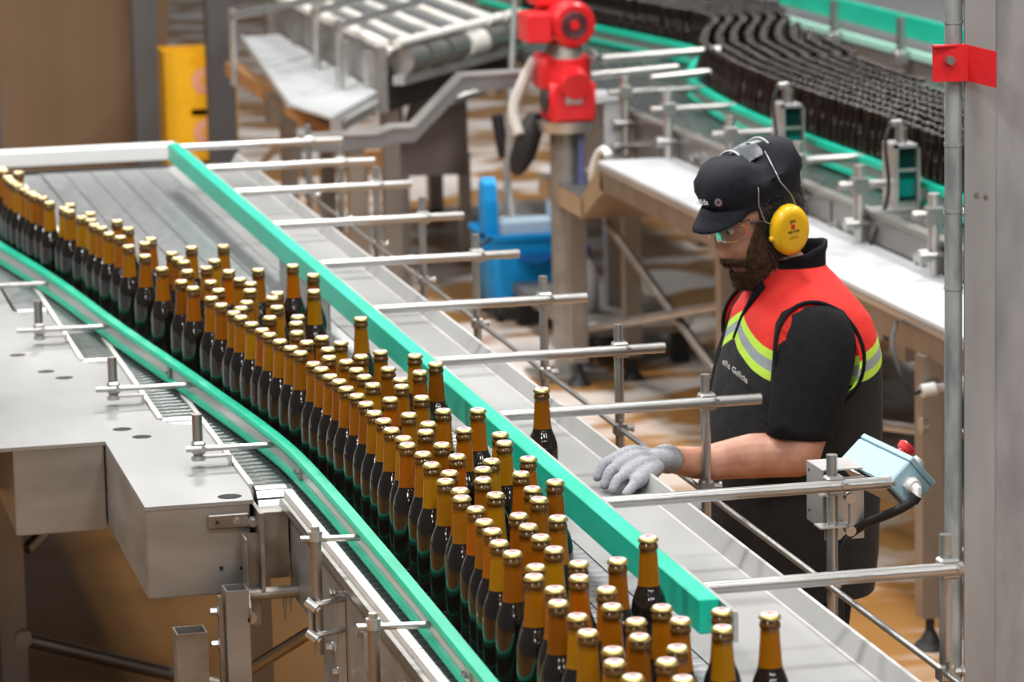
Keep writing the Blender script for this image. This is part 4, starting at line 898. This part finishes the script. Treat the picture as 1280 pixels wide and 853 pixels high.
# ================================================================== background conveyor of empty dark bottles
b2 = thing('bottle_conveyor', 'stainless conveyor behind the beam carrying dense dark uncapped bottles', 'conveyor', (3.9, 12, 0))
bm = B(); box(bm, 3.42, 3.44, 7.0, 13.85, .70, .995); box(bm, 3.405, 3.445, 7.0, 13.85, .985, 1.0); obj('side_panel', bm, noisy('brownish_steel_sheet', (.20, .185, .17), (.30, .28, .26), (5, 3, 12), (.34, .46), .7, 6), b2)
bm = B(); prism(bm, [(3.445, 7.0), (4.75, 7.0), (4.75, 17.5), (3.75, 17.5), (3.445, 13.8)], .93, .99); obj('belt_bed', bm, DIRTY, b2)
bm = B(); prism(bm, [(3.445, 7.0), (4.75, 7.0), (4.75, 17.5), (3.75, 17.5), (3.445, 13.8)], .9905, .9985); obj('chain_belt', bm, SLATD, b2)
for y in (8.2, 9.4, 10.6, 11.8, 13.0):
    bm = B(); box(bm, 3.415, 3.4195, y - .012, y + .012, .70, .985); obj('panel_seam', bm, DIRTY, b2)
for x, y in ((3.5, 8.6), (3.5, 11.3), (3.5, 13.6), (4.6, 10), (4.6, 13.4)):
    bm = B(); box(bm, x - .035, x + .035, y - .035, y + .035, .05, .93); leg = obj('leg', bm, LEGS, b2)
    bm = B(); cyl(bm, (x, y, 0), (x, y, .05), .06, .04, seg=16); obj('leg_foot', bm, BLACK, leg, True)
RP = [(3.575, 7.4), (3.578, 9.0), (3.58, 10.0), (3.60, 10.7), (3.605, 11.86), (3.66, 12.7), (3.75, 13.33), (3.90, 13.80), (4.03, 14.15), (4.07, 14.45), (4.03, 14.9), (3.95, 15.5), (3.86, 16.2), (3.78, 17.2)]
RPATH = [(p.x, p.y) for p in smoothline([(x, y, 0) for x, y in RP], 6)]
g2r = thing('guide_rail', 'double green guide rail bending round the dark bottles in the background', 'guide rail', (3.6, 11, 1.0))
def sp2(prof): b_ = B(); sweep(b_, RPATH, prof); return b_
obj('top_strip', sp2([(-.02, 1.062), (.008, 1.062), (.008, 1.082), (-.02, 1.082)]), GREEN, g2r)
obj('bottom_strip', sp2([(-.02, 1.008), (.008, 1.008), (.008, 1.022), (-.02, 1.022)]), GREEN, g2r)
obj('steel_band', sp2([(-.006, 1.022), (.002, 1.022), (.002, 1.062), (-.006, 1.062)]), STEEL, g2r)
def rail2_x(y):
    for (a, b_) in zip(RPATH, RPATH[1:]):
        if a[1] <= y <= b_[1]: return a[0] + (b_[0] - a[0]) * (y - a[1]) / (b_[1] - a[1])
    return RPATH[-1][0]
# brackets along the background conveyor
sup2 = [(12.95, 'behind the long motor rods'), (12.35, 'second from the rail bend'), (11.57, 'just left of the worker\'s cap'), (10.82, 'between the two sensor boxes, above the worker\'s neck'), (10.21, 'beside the right-hand sensor box'), (9.55, 'next to the big column')]
for y, wh in sup2:
    t = thing('rail_support', 'background rail post with two rods, %s' % wh, 'rail support', (3.40, y, .85))
    bm = B(); cyl(bm, (3.385, y, .84), (3.385, y, 1.135), .017, seg=14); obj('post', bm, STEEL, t, True)
    bm = B(); cyl(bm, (3.32, y, 1.075), (rail2_x(y) + .0, y, 1.075), .013, seg=12); obj('cross_rod', bm, TUBE, t, True)
    bm = B(); clamp(bm, (3.385, y, 1.075), .024); obj('clamp', bm, TUBE, t)
    for z in (.96, .875):
        bm = B(); cyl(bm, (3.35, y - .01, z), (3.46, y - .01, z), .012, seg=10); cyl(bm, (3.335, y - .012, z), (3.36, y - .012, z), .02, seg=12); obj('clamp_arm', bm, TUBE, t, True)
    bm = B(); box(bm, 3.408, 3.42, y + .02, y + .06, .80, .985); obj('foot_bracket', bm, STEEL, t)
for y, z, d in [(12.1, .93, 0), (11.95, .92, 0), (11.2, .88, 0), (10.55, .90, 0), (9.75, .92, 0), (9.70, .90, 0), (9.95, .86, 0)]:
    bm = B(); hexbolt(bm, (3.42, y, z), (-1, 0, 0), .016, .014, 8); obj('bolt', bm, TUBE, b2)
for y, z in ((11.75, .80), (9.62, .78), (10.75, .80)):
    bm = B(); box(bm, 3.30, 3.42, y - .07, y + .07, z - .12, z + .10); obj('bearing_box', bm, PANEL, b2)
# photocell boxes
for y, wh in ((11.28, 'left'), (10.15, 'right')):
    t = thing('sensor_box', 'grey sensor box with dark green window, %s-hand of the two on the background rail' % wh, 'sensor', (3.5, y, 1.0), 'sensor boxes on the background rail')
    bm = B(); box(bm, 3.47, 3.545, y - .006, y + .10, 1.0, 1.20, 0, .004); box(bm, 3.47, 3.478, y - .03, y - .006, 1.0, 1.20); box(bm, 3.537, 3.545, y - .03, y - .006, 1.0, 1.20); box(bm, 3.47, 3.545, y - .03, y - .006, 1.19, 1.20); obj('housing', bm, STEEL, t)
    bm = B(); box(bm, 3.480, 3.535, y - .012, y - .007, 1.03, 1.188); obj('window', bm, plain('dark_green_window', (.004, .03, .026), .1), t)
    bm = B(); box(bm, 3.482, 3.533, y - .016, y - .0125, 1.045, 1.095); obj('lens_block', bm, plain('teal_lens', (.0, .16, .14), .15), t)
    bm = B(); box(bm, 3.480, 3.535, y - .018, y - .0125, 1.118, 1.128); obj('window_bar', bm, STEEL, t)
    bm = B(); cyl(bm, (3.507, y + .03, 1.2), (3.507, y + .03, 1.245), .018, seg=14); tube(bm, [(3.507, y + .03, 1.24), (3.50, y + .03, 1.26), (3.47, y + .02, 1.258)], .011, 8); obj('cable_plug', bm, TUBE, t, True)
    bm = B(); tube(bm, smoothline([(3.47, y + .02, 1.258), (3.45, y + .01, 1.20), (3.455, y, 1.05), (3.40, y, .9)], 5), .006, 6); obj('cable', bm, BLACK, t, True)
    bm = B(); box(bm, 3.40, 3.56, y - .02, y + .08, .9995, 1.006); obj('base_plate', bm, STEEL, t)
# the dark bottles
def dark_mesh(seg, nm):
    pr = [(.026, 0.), (.0292, .004), (.0295, .112), (.0275, .131), (.0212, .150), (.0176, .165), (.0146, .200), (.0138, .2085), (.0152, .2115), (.0148, .2180), (.0136, .2215), (.0112, .2215), (.0100, .2060)]
    b_ = B(); x, y = V((1, 0, 0)), V((0, 1, 0)); R = [[b_.verts.new(p) for p in circ(V((0, 0, z)), x, y, r, seg)] for r, z in pr]
    for k, (A, Bq) in enumerate(zip(R, R[1:])):
        for i in range(seg): b_.faces.new((A[i], A[(i + 1) % seg], Bq[(i + 1) % seg], Bq[i])).material_index = 1 if k == 10 else 0
    b_.faces.new(R[-1]); me = bpy.data.meshes.new(nm); b_.to_mesh(me); b_.free()
    me.materials.append(DGLASS); me.materials.append(DRIM); me.polygons.foreach_set('use_smooth', [True] * len(me.polygons)); return me
dme = dark_mesh(14, 'empty_bottle')
# left boundary follows the rail, right boundary is the other guide
RB = [(4.00, 7.4), (4.03, 10), (4.10, 11.47), (4.20, 12.44), (4.37, 13.9), (4.60, 14.9), (4.62, 15.6), (4.50, 16.3), (4.42, 17.2)]
def rb_x(y):
    for (a, b_) in zip(RB, RB[1:]):
        if a[1] <= y <= b_[1]: return a[0] + (b_[0] - a[0]) * (y - a[1]) / (b_[1] - a[1])
    return RB[-1][0]
dark = []; dy = .0640 * .8660; row = 0; y = 8.3
rng = random.Random(4)
for row in range(16):                     # rows running along the rail, every other one staggered
    y = 8.3 + (.0312 if row % 2 else 0)
    while y < 16.6:
        x = rail2_x(y) + .040 + row * .0555 * (1.0 if y < 12.6 or y > 15.2 else 1.08)
        if 13.3 < y < 14.6: x += .012
        if x < rb_x(y) - .03: dark.append((x + rng.uniform(-.004, .004), y + rng.uniform(-.006, .006)))
        y += .0635 if y < 12.6 or y > 15.2 else .0655
cx_, cy_ = cam.location.x, cam.location.y
def in_view(x, y):
    p = V((x, y, 1.2)) - M.translation; z = p.dot(fw); px = 640 + 4530 * p.dot(R2) / z; py = 426.5 - 4530 * p.dot(U2) / z
    return px < 1195 and py > -8
vis = sorted([q for q in dark if in_view(*q)], key=lambda q: (q[1] - 0) + 1.4 * (q[0] - rail2_x(q[1])))
front = set(vis[:300])
for (x, y) in vis[:300]:
    o = bpy.data.objects.new('empty_bottle', dme); COL.objects.link(o); o.location = (x, y, ZB - .0014)
    tag(o, 'uncapped dark brown bottle in the dense crowd on the background conveyor', 'bottle', 'dark bottles on the background conveyor')
lo = dark_mesh(9, 'tmp'); lov = [v.co.copy() for v in lo.vertices]; lof = [tuple(p.vertices) for p in lo.polygons]; lom = [p.material_index for p in lo.polygons]
vv, ff, mm = [], [], []
for (x, y) in dark:
    if (x, y) in front or (x, y) not in set(vis) and y < 9.3: continue
    n0 = len(vv); vv += [(v.x + x, v.y + y, v.z + ZB - .0014) for v in lov]; ff += [tuple(i + n0 for i in f) for f in lof]; mm += lom
me = bpy.data.meshes.new('empty_bottles'); me.from_pydata(vv, [], ff); me.polygons.foreach_set('material_index', mm); me.polygons.foreach_set('use_smooth', [True] * len(ff))
me.materials.append(DGLASS); me.materials.append(DRIM)
o = bpy.data.objects.new('empty_bottles', me); COL.objects.link(o); o['kind'] = 'stuff'; o['label'] = 'dense mass of dark uncapped bottles farther back on the background conveyor'; o['category'] = 'bottles'
# far conveyor at the top right
b3 = thing('bottle_conveyor', 'far steel conveyor with a deep green side rail at the upper right', 'conveyor', (5.2, 15, 0))
bm = B(); box(bm, 5.00, 5.05, 11.5, 19.0, .45, 1.0); obj('side_panel', bm, noisy('brownish_steel_sheet', (.20, .185, .17), (.30, .28, .26), (5, 3, 12), (.34, .46), .7, 6), b3)
bm = B(); box(bm, 5.05, 6.1, 11.5, 19.0, .95, .998); obj('belt', bm, SLAT, b3)
bm = B(); box(bm, 4.99, 5.02, 11.5, 19, 1.0, 1.03); obj('edge_rail', bm, plain('pale_green_strip', (.35, .62, .52), .5), b3)
bm = B(); box(bm, 5.07, 5.10, 11.5, 16.5, 1.06, 1.15); obj('green_rail', bm, GREEN, b3)
for y in (12.6, 13.5, 14.4, 15.3, 16.2):
    bm = B(); cyl(bm, (4.96, y, .72), (4.96, y, 1.17), .02, seg=12); clamp(bm, (4.96, y, 1.0), .03); obj('rail_post', bm, TUBE, b3, True)
    for z in (.88, .78):
        bm = B(); cyl(bm, (4.90, y, z), (5.0, y, z), .017, seg=10); cyl(bm, (4.88, y, z), (4.92, y, z), .03, seg=12); obj('clamp_arm', bm, TUBE, b3, True)
for y in (12, 15, 18):
    for x in (5.06, 6.0):
        bm = B(); box(bm, x - .04, x + .04, y - .04, y + .04, 0, .95); obj('leg', bm, LEGS, b3)

# ================================================================== red gear motor on its stand
mt = thing('gear_motor', 'bright red gear motor with round fan cowl above the white plate', 'motor', (3.16, 13.0, .94))
MY = 13.0
bm = B(); fc = V((3.185, MY - .10, 1.335)); ax = V((.10, -1, -.05)).normalized()
a, e = frame_(ax); loft(bm, [circ(fc - ax * .24, a, e, .082, 32), circ(fc - ax * .03, a, e, .088, 32), circ(fc - ax * .01, a, e, .084, 32), circ(fc, a, e, .072, 32)]); obj('motor_body', bm, RED, mt, True)
bm = B(); loft(bm, [circ(fc + ax * .0005, a, e, .052, 28), circ(fc + ax * .004, a, e, .050, 28)]); gl = obj('fan_grille', bm, plain('dark_red_grille', (.05, .012, .018), .6), mt)
bm = B(); loft(bm, [circ(fc + ax * .004, a, e, .018, 18), circ(fc + ax * .008, a, e, .016, 18)]); obj('hub', bm, RED, gl)
for q in range(5):
    bm = B(); rr = .024 + q * .006; loop_tube(bm, [fc + ax * .0045 + a * (rr * math.cos(t)) + e * (rr * math.sin(t)) for t in [2 * math.pi * i / 28 for i in range(28)]], .0012, 5); obj('grille_ring', bm, plain('dark_red_grille2', (.12, .02, .025), .5), gl)
bm = B(); box(bm, 3.005, 3.095, MY - .12, MY + .05, 1.275, 1.385, 0, .008); obj('terminal_box', bm, RED, mt)
bm = B(); box(bm, 3.06, 3.20, MY - .02, MY + .14, 1.40, 1.46, 0, .01); obj('top_housing', bm, RED, mt)
bm = B(); cyl(bm, (3.165, MY - .01, 1.21), (3.165, MY - .01, 1.265), .075, .062, seg=24); obj('flange', bm, DIRTY, mt, True)
bm = B(); cyl(bm, (3.165, MY - .02, 1.12), (3.165, MY - .02, 1.21), .088, .082, seg=26); box(bm, 3.09, 3.262, MY - .10, MY + .08, .975, 1.125, 0, .012); box(bm, 3.07, 3.255, MY - .06, MY + .10, 1.09, 1.225, 0, .012); obj('gearbox', bm, RED, mt, True)
bm = B(); cyl(bm, (3.175, MY - .10, 1.13), (3.175, MY - .155, 1.115), .058, .052, seg=26); obj('bearing_cover', bm, RED, mt, True)
bm = B(); box(bm, 3.145, 3.208, MY - .104, MY - .1005, 1.045, 1.082); obj('rating_plate', bm, STEEL, mt, label='small steel rating plate')
bm = B(); cyl(bm, (3.078, MY - .02, 1.065), (3.095, MY - .02, 1.065), .052, seg=22); obj('shaft_cover', bm, DARK, mt, True)
bm = B(); cyl(bm, (3.255, MY - .04, 1.22), (3.275, MY - .09, 1.20), .022, seg=14); obj('vent_plug', bm, TUBE, mt, True)
ms = thing('motor_stand', 'stainless post stand under the red motor', 'stand', (3.18, 13.05, 0))
bm = B(); cyl(bm, (3.17, MY, .935), (3.17, MY, .975), .10, .11, seg=26); obj('collar', bm, STEEL, ms, True)
bm = B(); cyl(bm, (3.17, MY + .03, 0), (3.17, MY + .03, .935), .055, seg=22); obj('column_pipe', bm, PANEL, ms, True)
bm = B(); cyl(bm, (3.215, MY - .04, .05), (3.215, MY - .04, .93), .014, seg=10); obj('blue_hose', bm, plain('dull_blue_hose', (.10, .12, .26), .5), ms, True)
bm = B(); box(bm, 3.03, 3.31, MY - .10, MY + .17, 0, .02); obj('base_plate', bm, DIRTY, ms)
bm = B(); box(bm, 3.27, 3.40, MY - .05, MY + .30, 1.035, 1.048, 0, .003); box(bm, 3.305, 3.40, MY - .04, MY + .0, .70, 1.035); o = obj('white_plate_bracket', bm, noisy('pale_matt_sheet', (.44, .455, .47), (.56, .575, .59), (4, 2, 4), (.35, .5), .2, 5), ms)
for i, (y, z0, xa, xb) in enumerate([(13.05, 1.19, 3.27, 3.80), (13.02, 1.135, 3.27, 3.62), (12.9, 1.125, 3.47, 3.74)]):
    bm = B(); cyl(bm, (xa, y, z0), (xb, y + .05, z0 + .01), .016, seg=12); o = obj('tie_bar', bm, TUBE, ms, True)
bm = B(); tube(bm, smoothline([(3.07, MY + .06, 1.2), (3.02, MY + .05, 1.12), (2.98, MY + .04, 1.02), (2.99, MY, .93)], 5), .022, 8); obj('conduit_hose', bm, plain('dirty_white_hose', (.50, .47, .43), .6), ms, True)

# ================================================================== mop bucket with mop and a stick
bk = thing('mop_bucket', 'bright blue wheeled mop bucket with pale blue wringer', 'bucket', (3.30, 14.4, 0))
bm = B()
def rr_(x0, x1, y0, y1, z, r=.04, n=5):
    out = []
    for cx, cy, a0 in ((x1 - r, y1 - r, 0), (x0 + r, y1 - r, 90), (x0 + r, y0 + r, 180), (x1 - r, y0 + r, 270)):
        for i in range(n): a = math.radians(a0 + 90 * i / (n - 1)); out.append(V((cx + r * math.cos(a), cy + r * math.sin(a), z)))
    return out
loft(bm, [rr_(3.17, 3.455, 14.28, 14.62, .07), rr_(3.145, 3.48, 14.25, 14.65, .34), rr_(3.135, 3.49, 14.24, 14.66, .345), rr_(3.135, 3.49, 14.24, 14.66, .365), rr_(3.155, 3.47, 14.26, 14.64, .365), rr_(3.18, 3.445, 14.29, 14.61, .10)]); obj('tub', bm, BLUE, bk, True)
bm = B(); loft(bm, [[V((3.33 + .075 * math.cos(a), 14.247 - d, .285 + .045 * math.sin(a))) for a in [math.pi + math.pi * i / 14 for i in range(15)]] for d in (0, .008)]); obj('pour_lip', bm, plain('deep_blue_plastic', (.006, .12, .40), .4), bk, True)
for x in (3.135, 3.42):
    bm = B(); extr(bm, [(x, 14.28 + q, z) for q, z in ((0, .30), (.11, .30), (.12, .50), (.10, .57), (.06, .595), (.02, .57), (0, .50))], (.055, 0, 0)); obj('wringer_side', bm, BLUE if x < 3.3 else PALEBLUE, bk)
bm = B(); box(bm, 3.19, 3.42, 14.29, 14.40, .34, .42, 0, .012); obj('wringer_press', bm, PALEBLUE, bk)
bm = B(); tube(bm, smoothline([(3.15, 14.24, .36), (3.10, 14.2, .34), (3.05, 14.25, .33)], 4), .008, 6); obj('bail_handle', bm, DARK, bk, True)
for x in (3.19, 3.44):
    for y in (14.30, 14.60):
        bm = B(); cyl(bm, (x - .012, y, .035), (x + .012, y, .035), .035, seg=16); box(bm, x - .018, x + .018, y - .01, y + .01, .04, .08); obj('caster', bm, BLACK, bk)
mp_ = thing('mop', 'grey mop handle leaning out of the blue bucket', 'mop', (3.27, 14.45, .36))
bm = B(); cyl(bm, (3.255, 14.45, .38), (3.345, 14.55, 1.36), .0125, seg=10); obj('handle', bm, STEEL, mp_, True)
bm = B(); loft(bm, [rr_(3.22, 3.29, 14.42, 14.49, z, .01, 2) for z in (.30, .38)]); obj('mop_head', bm, plain('grey_mop', (.4, .4, .4), .9), mp_)
bs = thing('broom_handle', 'white and black stick leaning behind the mop bucket', 'stick', (3.36, 14.75, 0))
bm = B(); cyl(bm, (3.36, 14.75, .38), (3.325, 14.75, .62), .013, seg=10); cyl(bm, (3.41, 14.75, .02), (3.36, 14.75, .38), .013, seg=10); obj('stick', bm, plain('white_stick', (.75, .75, .73), .4), bs, True)
bm = B(); cyl(bm, (3.325, 14.75, .62), (3.30, 14.75, .80), .024, .028, seg=12); obj('grip', bm, BLACK, bs, True)
# black rag bag hanging at the stand
hb = thing('black_bag', 'crumpled black bag hanging below the red motor', 'bag', (3.05, 13.05, .93))
bm = B(); Rg = []
for i, (z, r) in enumerate([(1.00, .025), (.97, .042), (.93, .05), (.88, .05), (.83, .045), (.79, .03), (.77, .012)]):
    Rg.append([V((3.06 - .30 * (1.0 - z) + r * math.cos(a) * (1 + .25 * noise.noise(V((math.cos(a), math.sin(a), z * 9)))), 13.05 + r * .8 * math.sin(a), z)) for a in [2 * math.pi * j / 18 for j in range(18)]])
loft(bm, Rg); obj('bag', bm, BLACK, hb, True)
# low platform and detergent bottle behind the beam leg
pf = thing('step_platform', 'low grey step platform on the floor beside the beam legs', 'platform', (3.5, 13.5, 0))
bm = B(); box(bm, 3.24, 3.68, 13.15, 14.3, .12, .165, 0, .004); obj('deck', bm, DIRTY, pf)
bm = B(); box(bm, 3.235, 3.685, 13.12, 13.15, .155, .178); obj('edge_strip', bm, WHITE, pf)
for x in (3.27, 3.65):
    for y in (13.2, 14.2): bm = B(); box(bm, x - .03, x + .03, y - .03, y + .03, 0, .12); obj('leg', bm, BLACK, pf)
db = thing('spray_bottle', 'clear plastic bottle with dark blue cap beside the platform', 'bottle', (3.36, 13.5, .165))
bm = B(); lathe(bm, [(.045, 0), (.05, .01), (.05, .14), (.03, .19), (.016, .21), (.016, .225)], (3.36, 13.5, .165), 18); obj('flask', bm, plain('milky_plastic', (.62, .64, .68), .3), db, True)
bm = B(); cyl(bm, (3.36, 13.5, .385), (3.36, 13.5, .42), .02, seg=14); obj('cap', bm, plain('dark_blue_cap', (.02, .03, .25), .4), db, True)

# ================================================================== far left: board, columns, yellow crates
bd = thing('board_stack', 'tall brown board panel standing behind the end of the conveyor', 'panel', (1.9, 18.3, 0))
bm = B(); extr(bm, [(.9, 18.7, 0), (2.36, 18.7, 0), (2.478, 18.7, 1.15), (2.478, 18.7, 2.2), (.9, 18.7, 2.2)], (0, .35, 0)); obj('panel', bm, BOARD, bd)
for x0, x1, y, lb in ((2.19, 2.31, 18.15, 'dark grey steel post in front of the brown board'), (2.508, 2.643, 17.75, 'dark grey steel post in front of the yellow crates'), (1.37, 1.505, 18.0, 'dark post at the left frame edge beside the brown board')):
    t = thing('steel_post', lb, 'post', ((x0 + x1) / 2, y, 0))
    bm = B(); box(bm, x0, x1, y - .06, y + .06, .012, 3.0); obj('shaft', bm, COLUMN, t)
    bm = B(); box(bm, x0 - .04, x1 + .04, y - .10, y + .10, 0, .012); obj('base_plate', bm, COLUMN, t)
CRX, CRY = 2.36, 18.25
def crate(z, lab):
    t = thing('bottle_crate', lab, 'crate', (CRX + .18, CRY + .13, z), 'yellow crates behind the dark post')
    b_ = B(); x0, x1, y0, y1, h = CRX, CRX + .37, CRY, CRY + .28, .262
    box(b_, x0, x1, y0, y1, z, z + .012); box(b_, x0, x1, y0, y0 + .008, z + .012, z + .19); box(b_, x0, x1, y0, y0 + .008, z + .225, z + h)
    box(b_, x0, x0 + .13, y0, y0 + .008, z + .19, z + .225); box(b_, x1 - .13, x1, y0, y0 + .008, z + .19, z + .225)
    box(b_, x0, x0 + .008, y0 + .008, y1, z + .012, z + h); box(b_, x1 - .008, x1, y0 + .008, y1, z + .012, z + h); box(b_, x0 + .008, x1 - .008, y1 - .008, y1, z + .012, z + h)
    obj('shell', b_, YELLOW, t)
    cx, cz = x0 + .205, z + .105
    pr_ = plain('pink_print', (.74, .27, .22), .5); 
    def disc(n, r, y, name, m_):
        q = B(); extr(q, [(cx + (r if (n != 10 or i % 2 == 0) else r * .42) * math.sin(2 * math.pi * i / n), y, cz + (r if (n != 10 or i % 2 == 0) else r * .42) * math.cos(2 * math.pi * i / n)) for i in range(n)], (0, -.0008, 0)); obj(name, q, m_, t)
    disc(28, .066, y0, 'badge_ring', pr_); disc(28, .054, y0 - .0009, 'badge_ring', plain('cream_print', (.80, .55, .36), .5)); disc(28, .049, y0 - .0018, 'badge_disc', plain('salmon_print', (.80, .36, .24), .5)); disc(10, .036, y0 - .0027, 'star', plain('gold_print', (.75, .38, .03), .5))
crate(.0, 'yellow plastic bottle crate at the bottom of the stack on the floor'); crate(.263, 'yellow plastic bottle crate in the middle of the stack'); crate(.526, 'yellow plastic bottle crate on top of the stack')

# ================================================================== empty conveyors in the upper middle background
c4 = thing('lane_conveyor', 'empty wide lane conveyor with steel rollers in the upper middle background', 'conveyor', (3.2, 16, 0))
P0, P1 = V((2.80, 14.50, 0)), V((3.62, 15.72, 0)); dE = (P1 - P0).normalized(); nE = V((-dE.y, dE.x, 0))
bm = B(); prism(bm, [(2.80, 14.52), (3.62, 15.74), (3.62, 17.4), (2.80, 17.4)], 1.05, 1.085); obj('bed', bm, PANEL, c4)
for k in range(9):
    x = 2.84 + k * .09; y0 = 14.56 + (x - 2.80) * 1.488
    bm = B(); box(bm, x - .024, x + .024, y0 + .06, 17.4, 1.0855, 1.10); obj('lane_strip', bm, WHITE if k % 2 == 0 else SLAT, c4)
bm = B(); box(bm, 2.755, 2.79, 14.5, 17.4, .86, 1.13); obj('side_panel', bm, PANEL, c4)
bm = B(); box(bm, 2.745, 2.80, 14.5, 16.0, 1.131, 1.155); box(bm, 2.745, 2.80, 16.1, 17.3, 1.131, 1.155); obj('edge_rail', bm, WHITE, c4)
for y in (14.62, 15.1, 15.7, 16.4, 17.2):
    bm = B(); box(bm, 2.72, 2.755, y - .05, y + .05, .84, 1.10); obj('side_bracket', bm, DIRTY if y > 15.3 else STEEL, c4)
def E_(t, n_, z): return P0 + dE * t + nE * n_ + V((0, 0, z))
bm = B(); cyl(bm, E_(-.02, -.04, 1.145), E_(.96, -.04, 1.145), .019, seg=12); obj('edge_tube', bm, WHITE, c4, True)
bm = B(); cyl(bm, E_(.99, -.04, 1.145), E_(1.16, -.04, 1.145), .021, seg=12); obj('edge_tube', bm, WHITE, c4, True)
bm = B(); cyl(bm, E_(1.19, -.04, 1.145), E_(1.36, -.04, 1.145), .021, seg=12); obj('edge_tube', bm, WHITE, c4, True)
for k in range(6):
    t = .05 + k * .225; bm = B(); cyl(bm, E_(t, -.03, 1.065), E_(t + .19, -.03, 1.065), .058, seg=18); obj('roller', bm, TUBE if k != 3 else WHITE, c4, True)
bm = B(); a = E_(-.02, -.07, 0); b_ = E_(1.4, -.07, 0); extr(bm, [a + V((0, 0, .975)), b_ + V((0, 0, .975)), b_ + V((0, 0, 1.012)), a + V((0, 0, 1.012))], nE * .05); obj('front_bar', bm, STEEL, c4)
bm = B(); a = E_(0, .02, 0); b_ = E_(1.4, .02, 0); extr(bm, [a + V((0, 0, .86)), b_ + V((0, 0, .88)), b_ + V((0, 0, .974)), a + V((0, 0, .974))], nE * .03); obj('skirt', bm, DARK, c4)
for (x, y) in ((2.84, 14.75), (3.3, 17.0), (3.55, 17.3), (3.0, 17.2)):
    bm = B(); box(bm, x - .035, x + .035, y - .035, y + .035, .05, 1.05); l_ = obj('leg', bm, LEGS, c4)
    bm = B(); cyl(bm, (x, y, 0), (x, y, .05), .06, .03, seg=14); obj('leg_foot', bm, BLACK, l_, True)
for (p, q) in [((2.29, 15.43, 1.20), (2.98, 16.38, 1.20)), ((2.65, 15.42, 1.20), (3.0, 16.1, 1.20)), ((2.62, 14.70, 1.20), (3.20, 15.80, 1.20))]:
    t = thing('tie_rod', 'pale steel cross rod above the empty conveyors, %s' % ('the leftmost' if p[0] < 2.4 else 'the middle one' if p[0] > 2.64 else 'the nearest'), 'rod', p, 'cross rods above the empty conveyors')
    bm = B(); cyl(bm, p, q, .017, seg=10); obj('rod', bm, TUBE, t, True)
    bm = B(); cyl(bm, (p[0] + .01, p[1] + .02, .90), (p[0] + .01, p[1] + .02, 1.23), .017, seg=10); obj('post', bm, STEEL, t, True)
# light sheet-metal chute beside it
ch = thing('chute', 'pale sheet metal chute beside the empty lane conveyor', 'chute', (2.55, 15.4, 0))
pale = noisy('pale_sheet', (.50, .52, .53), (.62, .64, .65), (3, 3, 3), (.35, .5), .45, 4)
bm = B(); extr(bm, [(2.34, 14.25, .93), (2.46, 13.98, .90), (2.735, 14.48, .94), (2.735, 16.9, .965), (2.56, 16.9, .96)], (0, 0, .012)); obj('tray', bm, pale, ch)
bm = B(); extr(bm, [(2.46, 13.975, .83), (2.76, 14.515, .87), (2.76, 14.515, .952), (2.46, 13.975, .912)], (-.004, .006, 0)); obj('front_lip', bm, pale, ch)
bm = B(); cyl(bm, (2.53, 14.07, .885), (2.73, 14.43, .91), .012, seg=10); obj('lip_bar', bm, STEEL, ch, True)
bm = B(); extr(bm, [(2.333, 14.25, .925), (2.553, 16.9, .955), (2.553, 16.9, .985), (2.333, 14.25, .955)], (.006, 0, 0)); obj('side_lip', bm, pale, ch)
bb = thing('brown_beam', 'brown painted beam on dark posts under the pale chute', 'beam', (2.45, 15.5, 0)); bb['kind'] = 'thing'
bm = B(); box(bm, 2.49, 2.55, 13.40, 17.0, .78, .845); obj('beam', bm, BROWN, bb)
for y in (13.75, 15.4):
    bm = B(); box(bm, 2.487, 2.552, y - .035, y + .035, 0, .78); obj('post', bm, LEGS, bb)
    bm = B(); box(bm, 2.43, 2.489, y - .06, y + .06, .74, .86); obj('bracket', bm, DIRTY, bb)
for p, q in [((2.52, 13.8, .25), (2.52, 15.3, .65)), ((2.52, 15.5, .65), (2.52, 16.9, .25))]:
    bm = B(); cyl(bm, p, q, .016, seg=8); obj('brace', bm, LEGS, bb, True)
# bent channel in front
zc = thing('bent_channel', 'grey cranked steel channel rising to the right behind the cross rods', 'channel', (2.6, 13.25, 0))
zp = [(2.22, .925), (2.50, .925), (2.56, .945), (2.64, .945), (2.83, 1.128), (3.08, 1.130)]
bm = B(); extr(bm, [(x, 13.22, z) for x, z in zp] + [(x, 13.22, z - .052) for x, z in zp[::-1]], (0, .10, 0)); obj('web', bm, noisy('grey_channel', (.17, .175, .185), (.23, .235, .245), (6, 6, 6), (.4, .5), .5), zc)
bm = B(); extr(bm, [(x, 13.215, z + .0005) for x, z in zp] + [(x, 13.215, z + .010) for x, z in zp[::-1]], (0, .11, 0)); obj('flange', bm, STEEL, zc)
for x, h in ((2.42, .87),):
    bm = B(); box(bm, x - .03, x + .03, 13.24, 13.30, 0, h); obj('leg', bm, LEGS, zc)
bm = B(); cyl(bm, (2.86, 13.6, 1.00), (3.09, 13.7, 1.045), .018, seg=10); cyl(bm, (3.02, 13.6, 1.03), (3.10, 13.7, 1.05), .024, seg=10); obj('side_rod', bm, TUBE, zc, True)
# low dark guard sheet under the far rail
gd = thing('guard_sheet', 'dull brown-grey guard sheet standing left of the red motor', 'guard', (3.2, 15.6, 0))
bm = B(); extr(bm, [(2.95, 15.2, .50), (3.42, 15.9, .40), (3.42, 15.9, .86), (3.10, 15.4, .86)], (-.02, .02, 0)); obj('sheet', bm, noisy('brown_grey_sheet', (.20, .165, .15), (.26, .22, .2), (3, 3, 3), (.5, .6)), gd)
for x, y in ((3.0, 15.29), (3.40, 15.88)):
    bm = B(); box(bm, x - .025, x + .025, y, y + .05, 0, .5); obj('leg', bm, LEGS, gd)
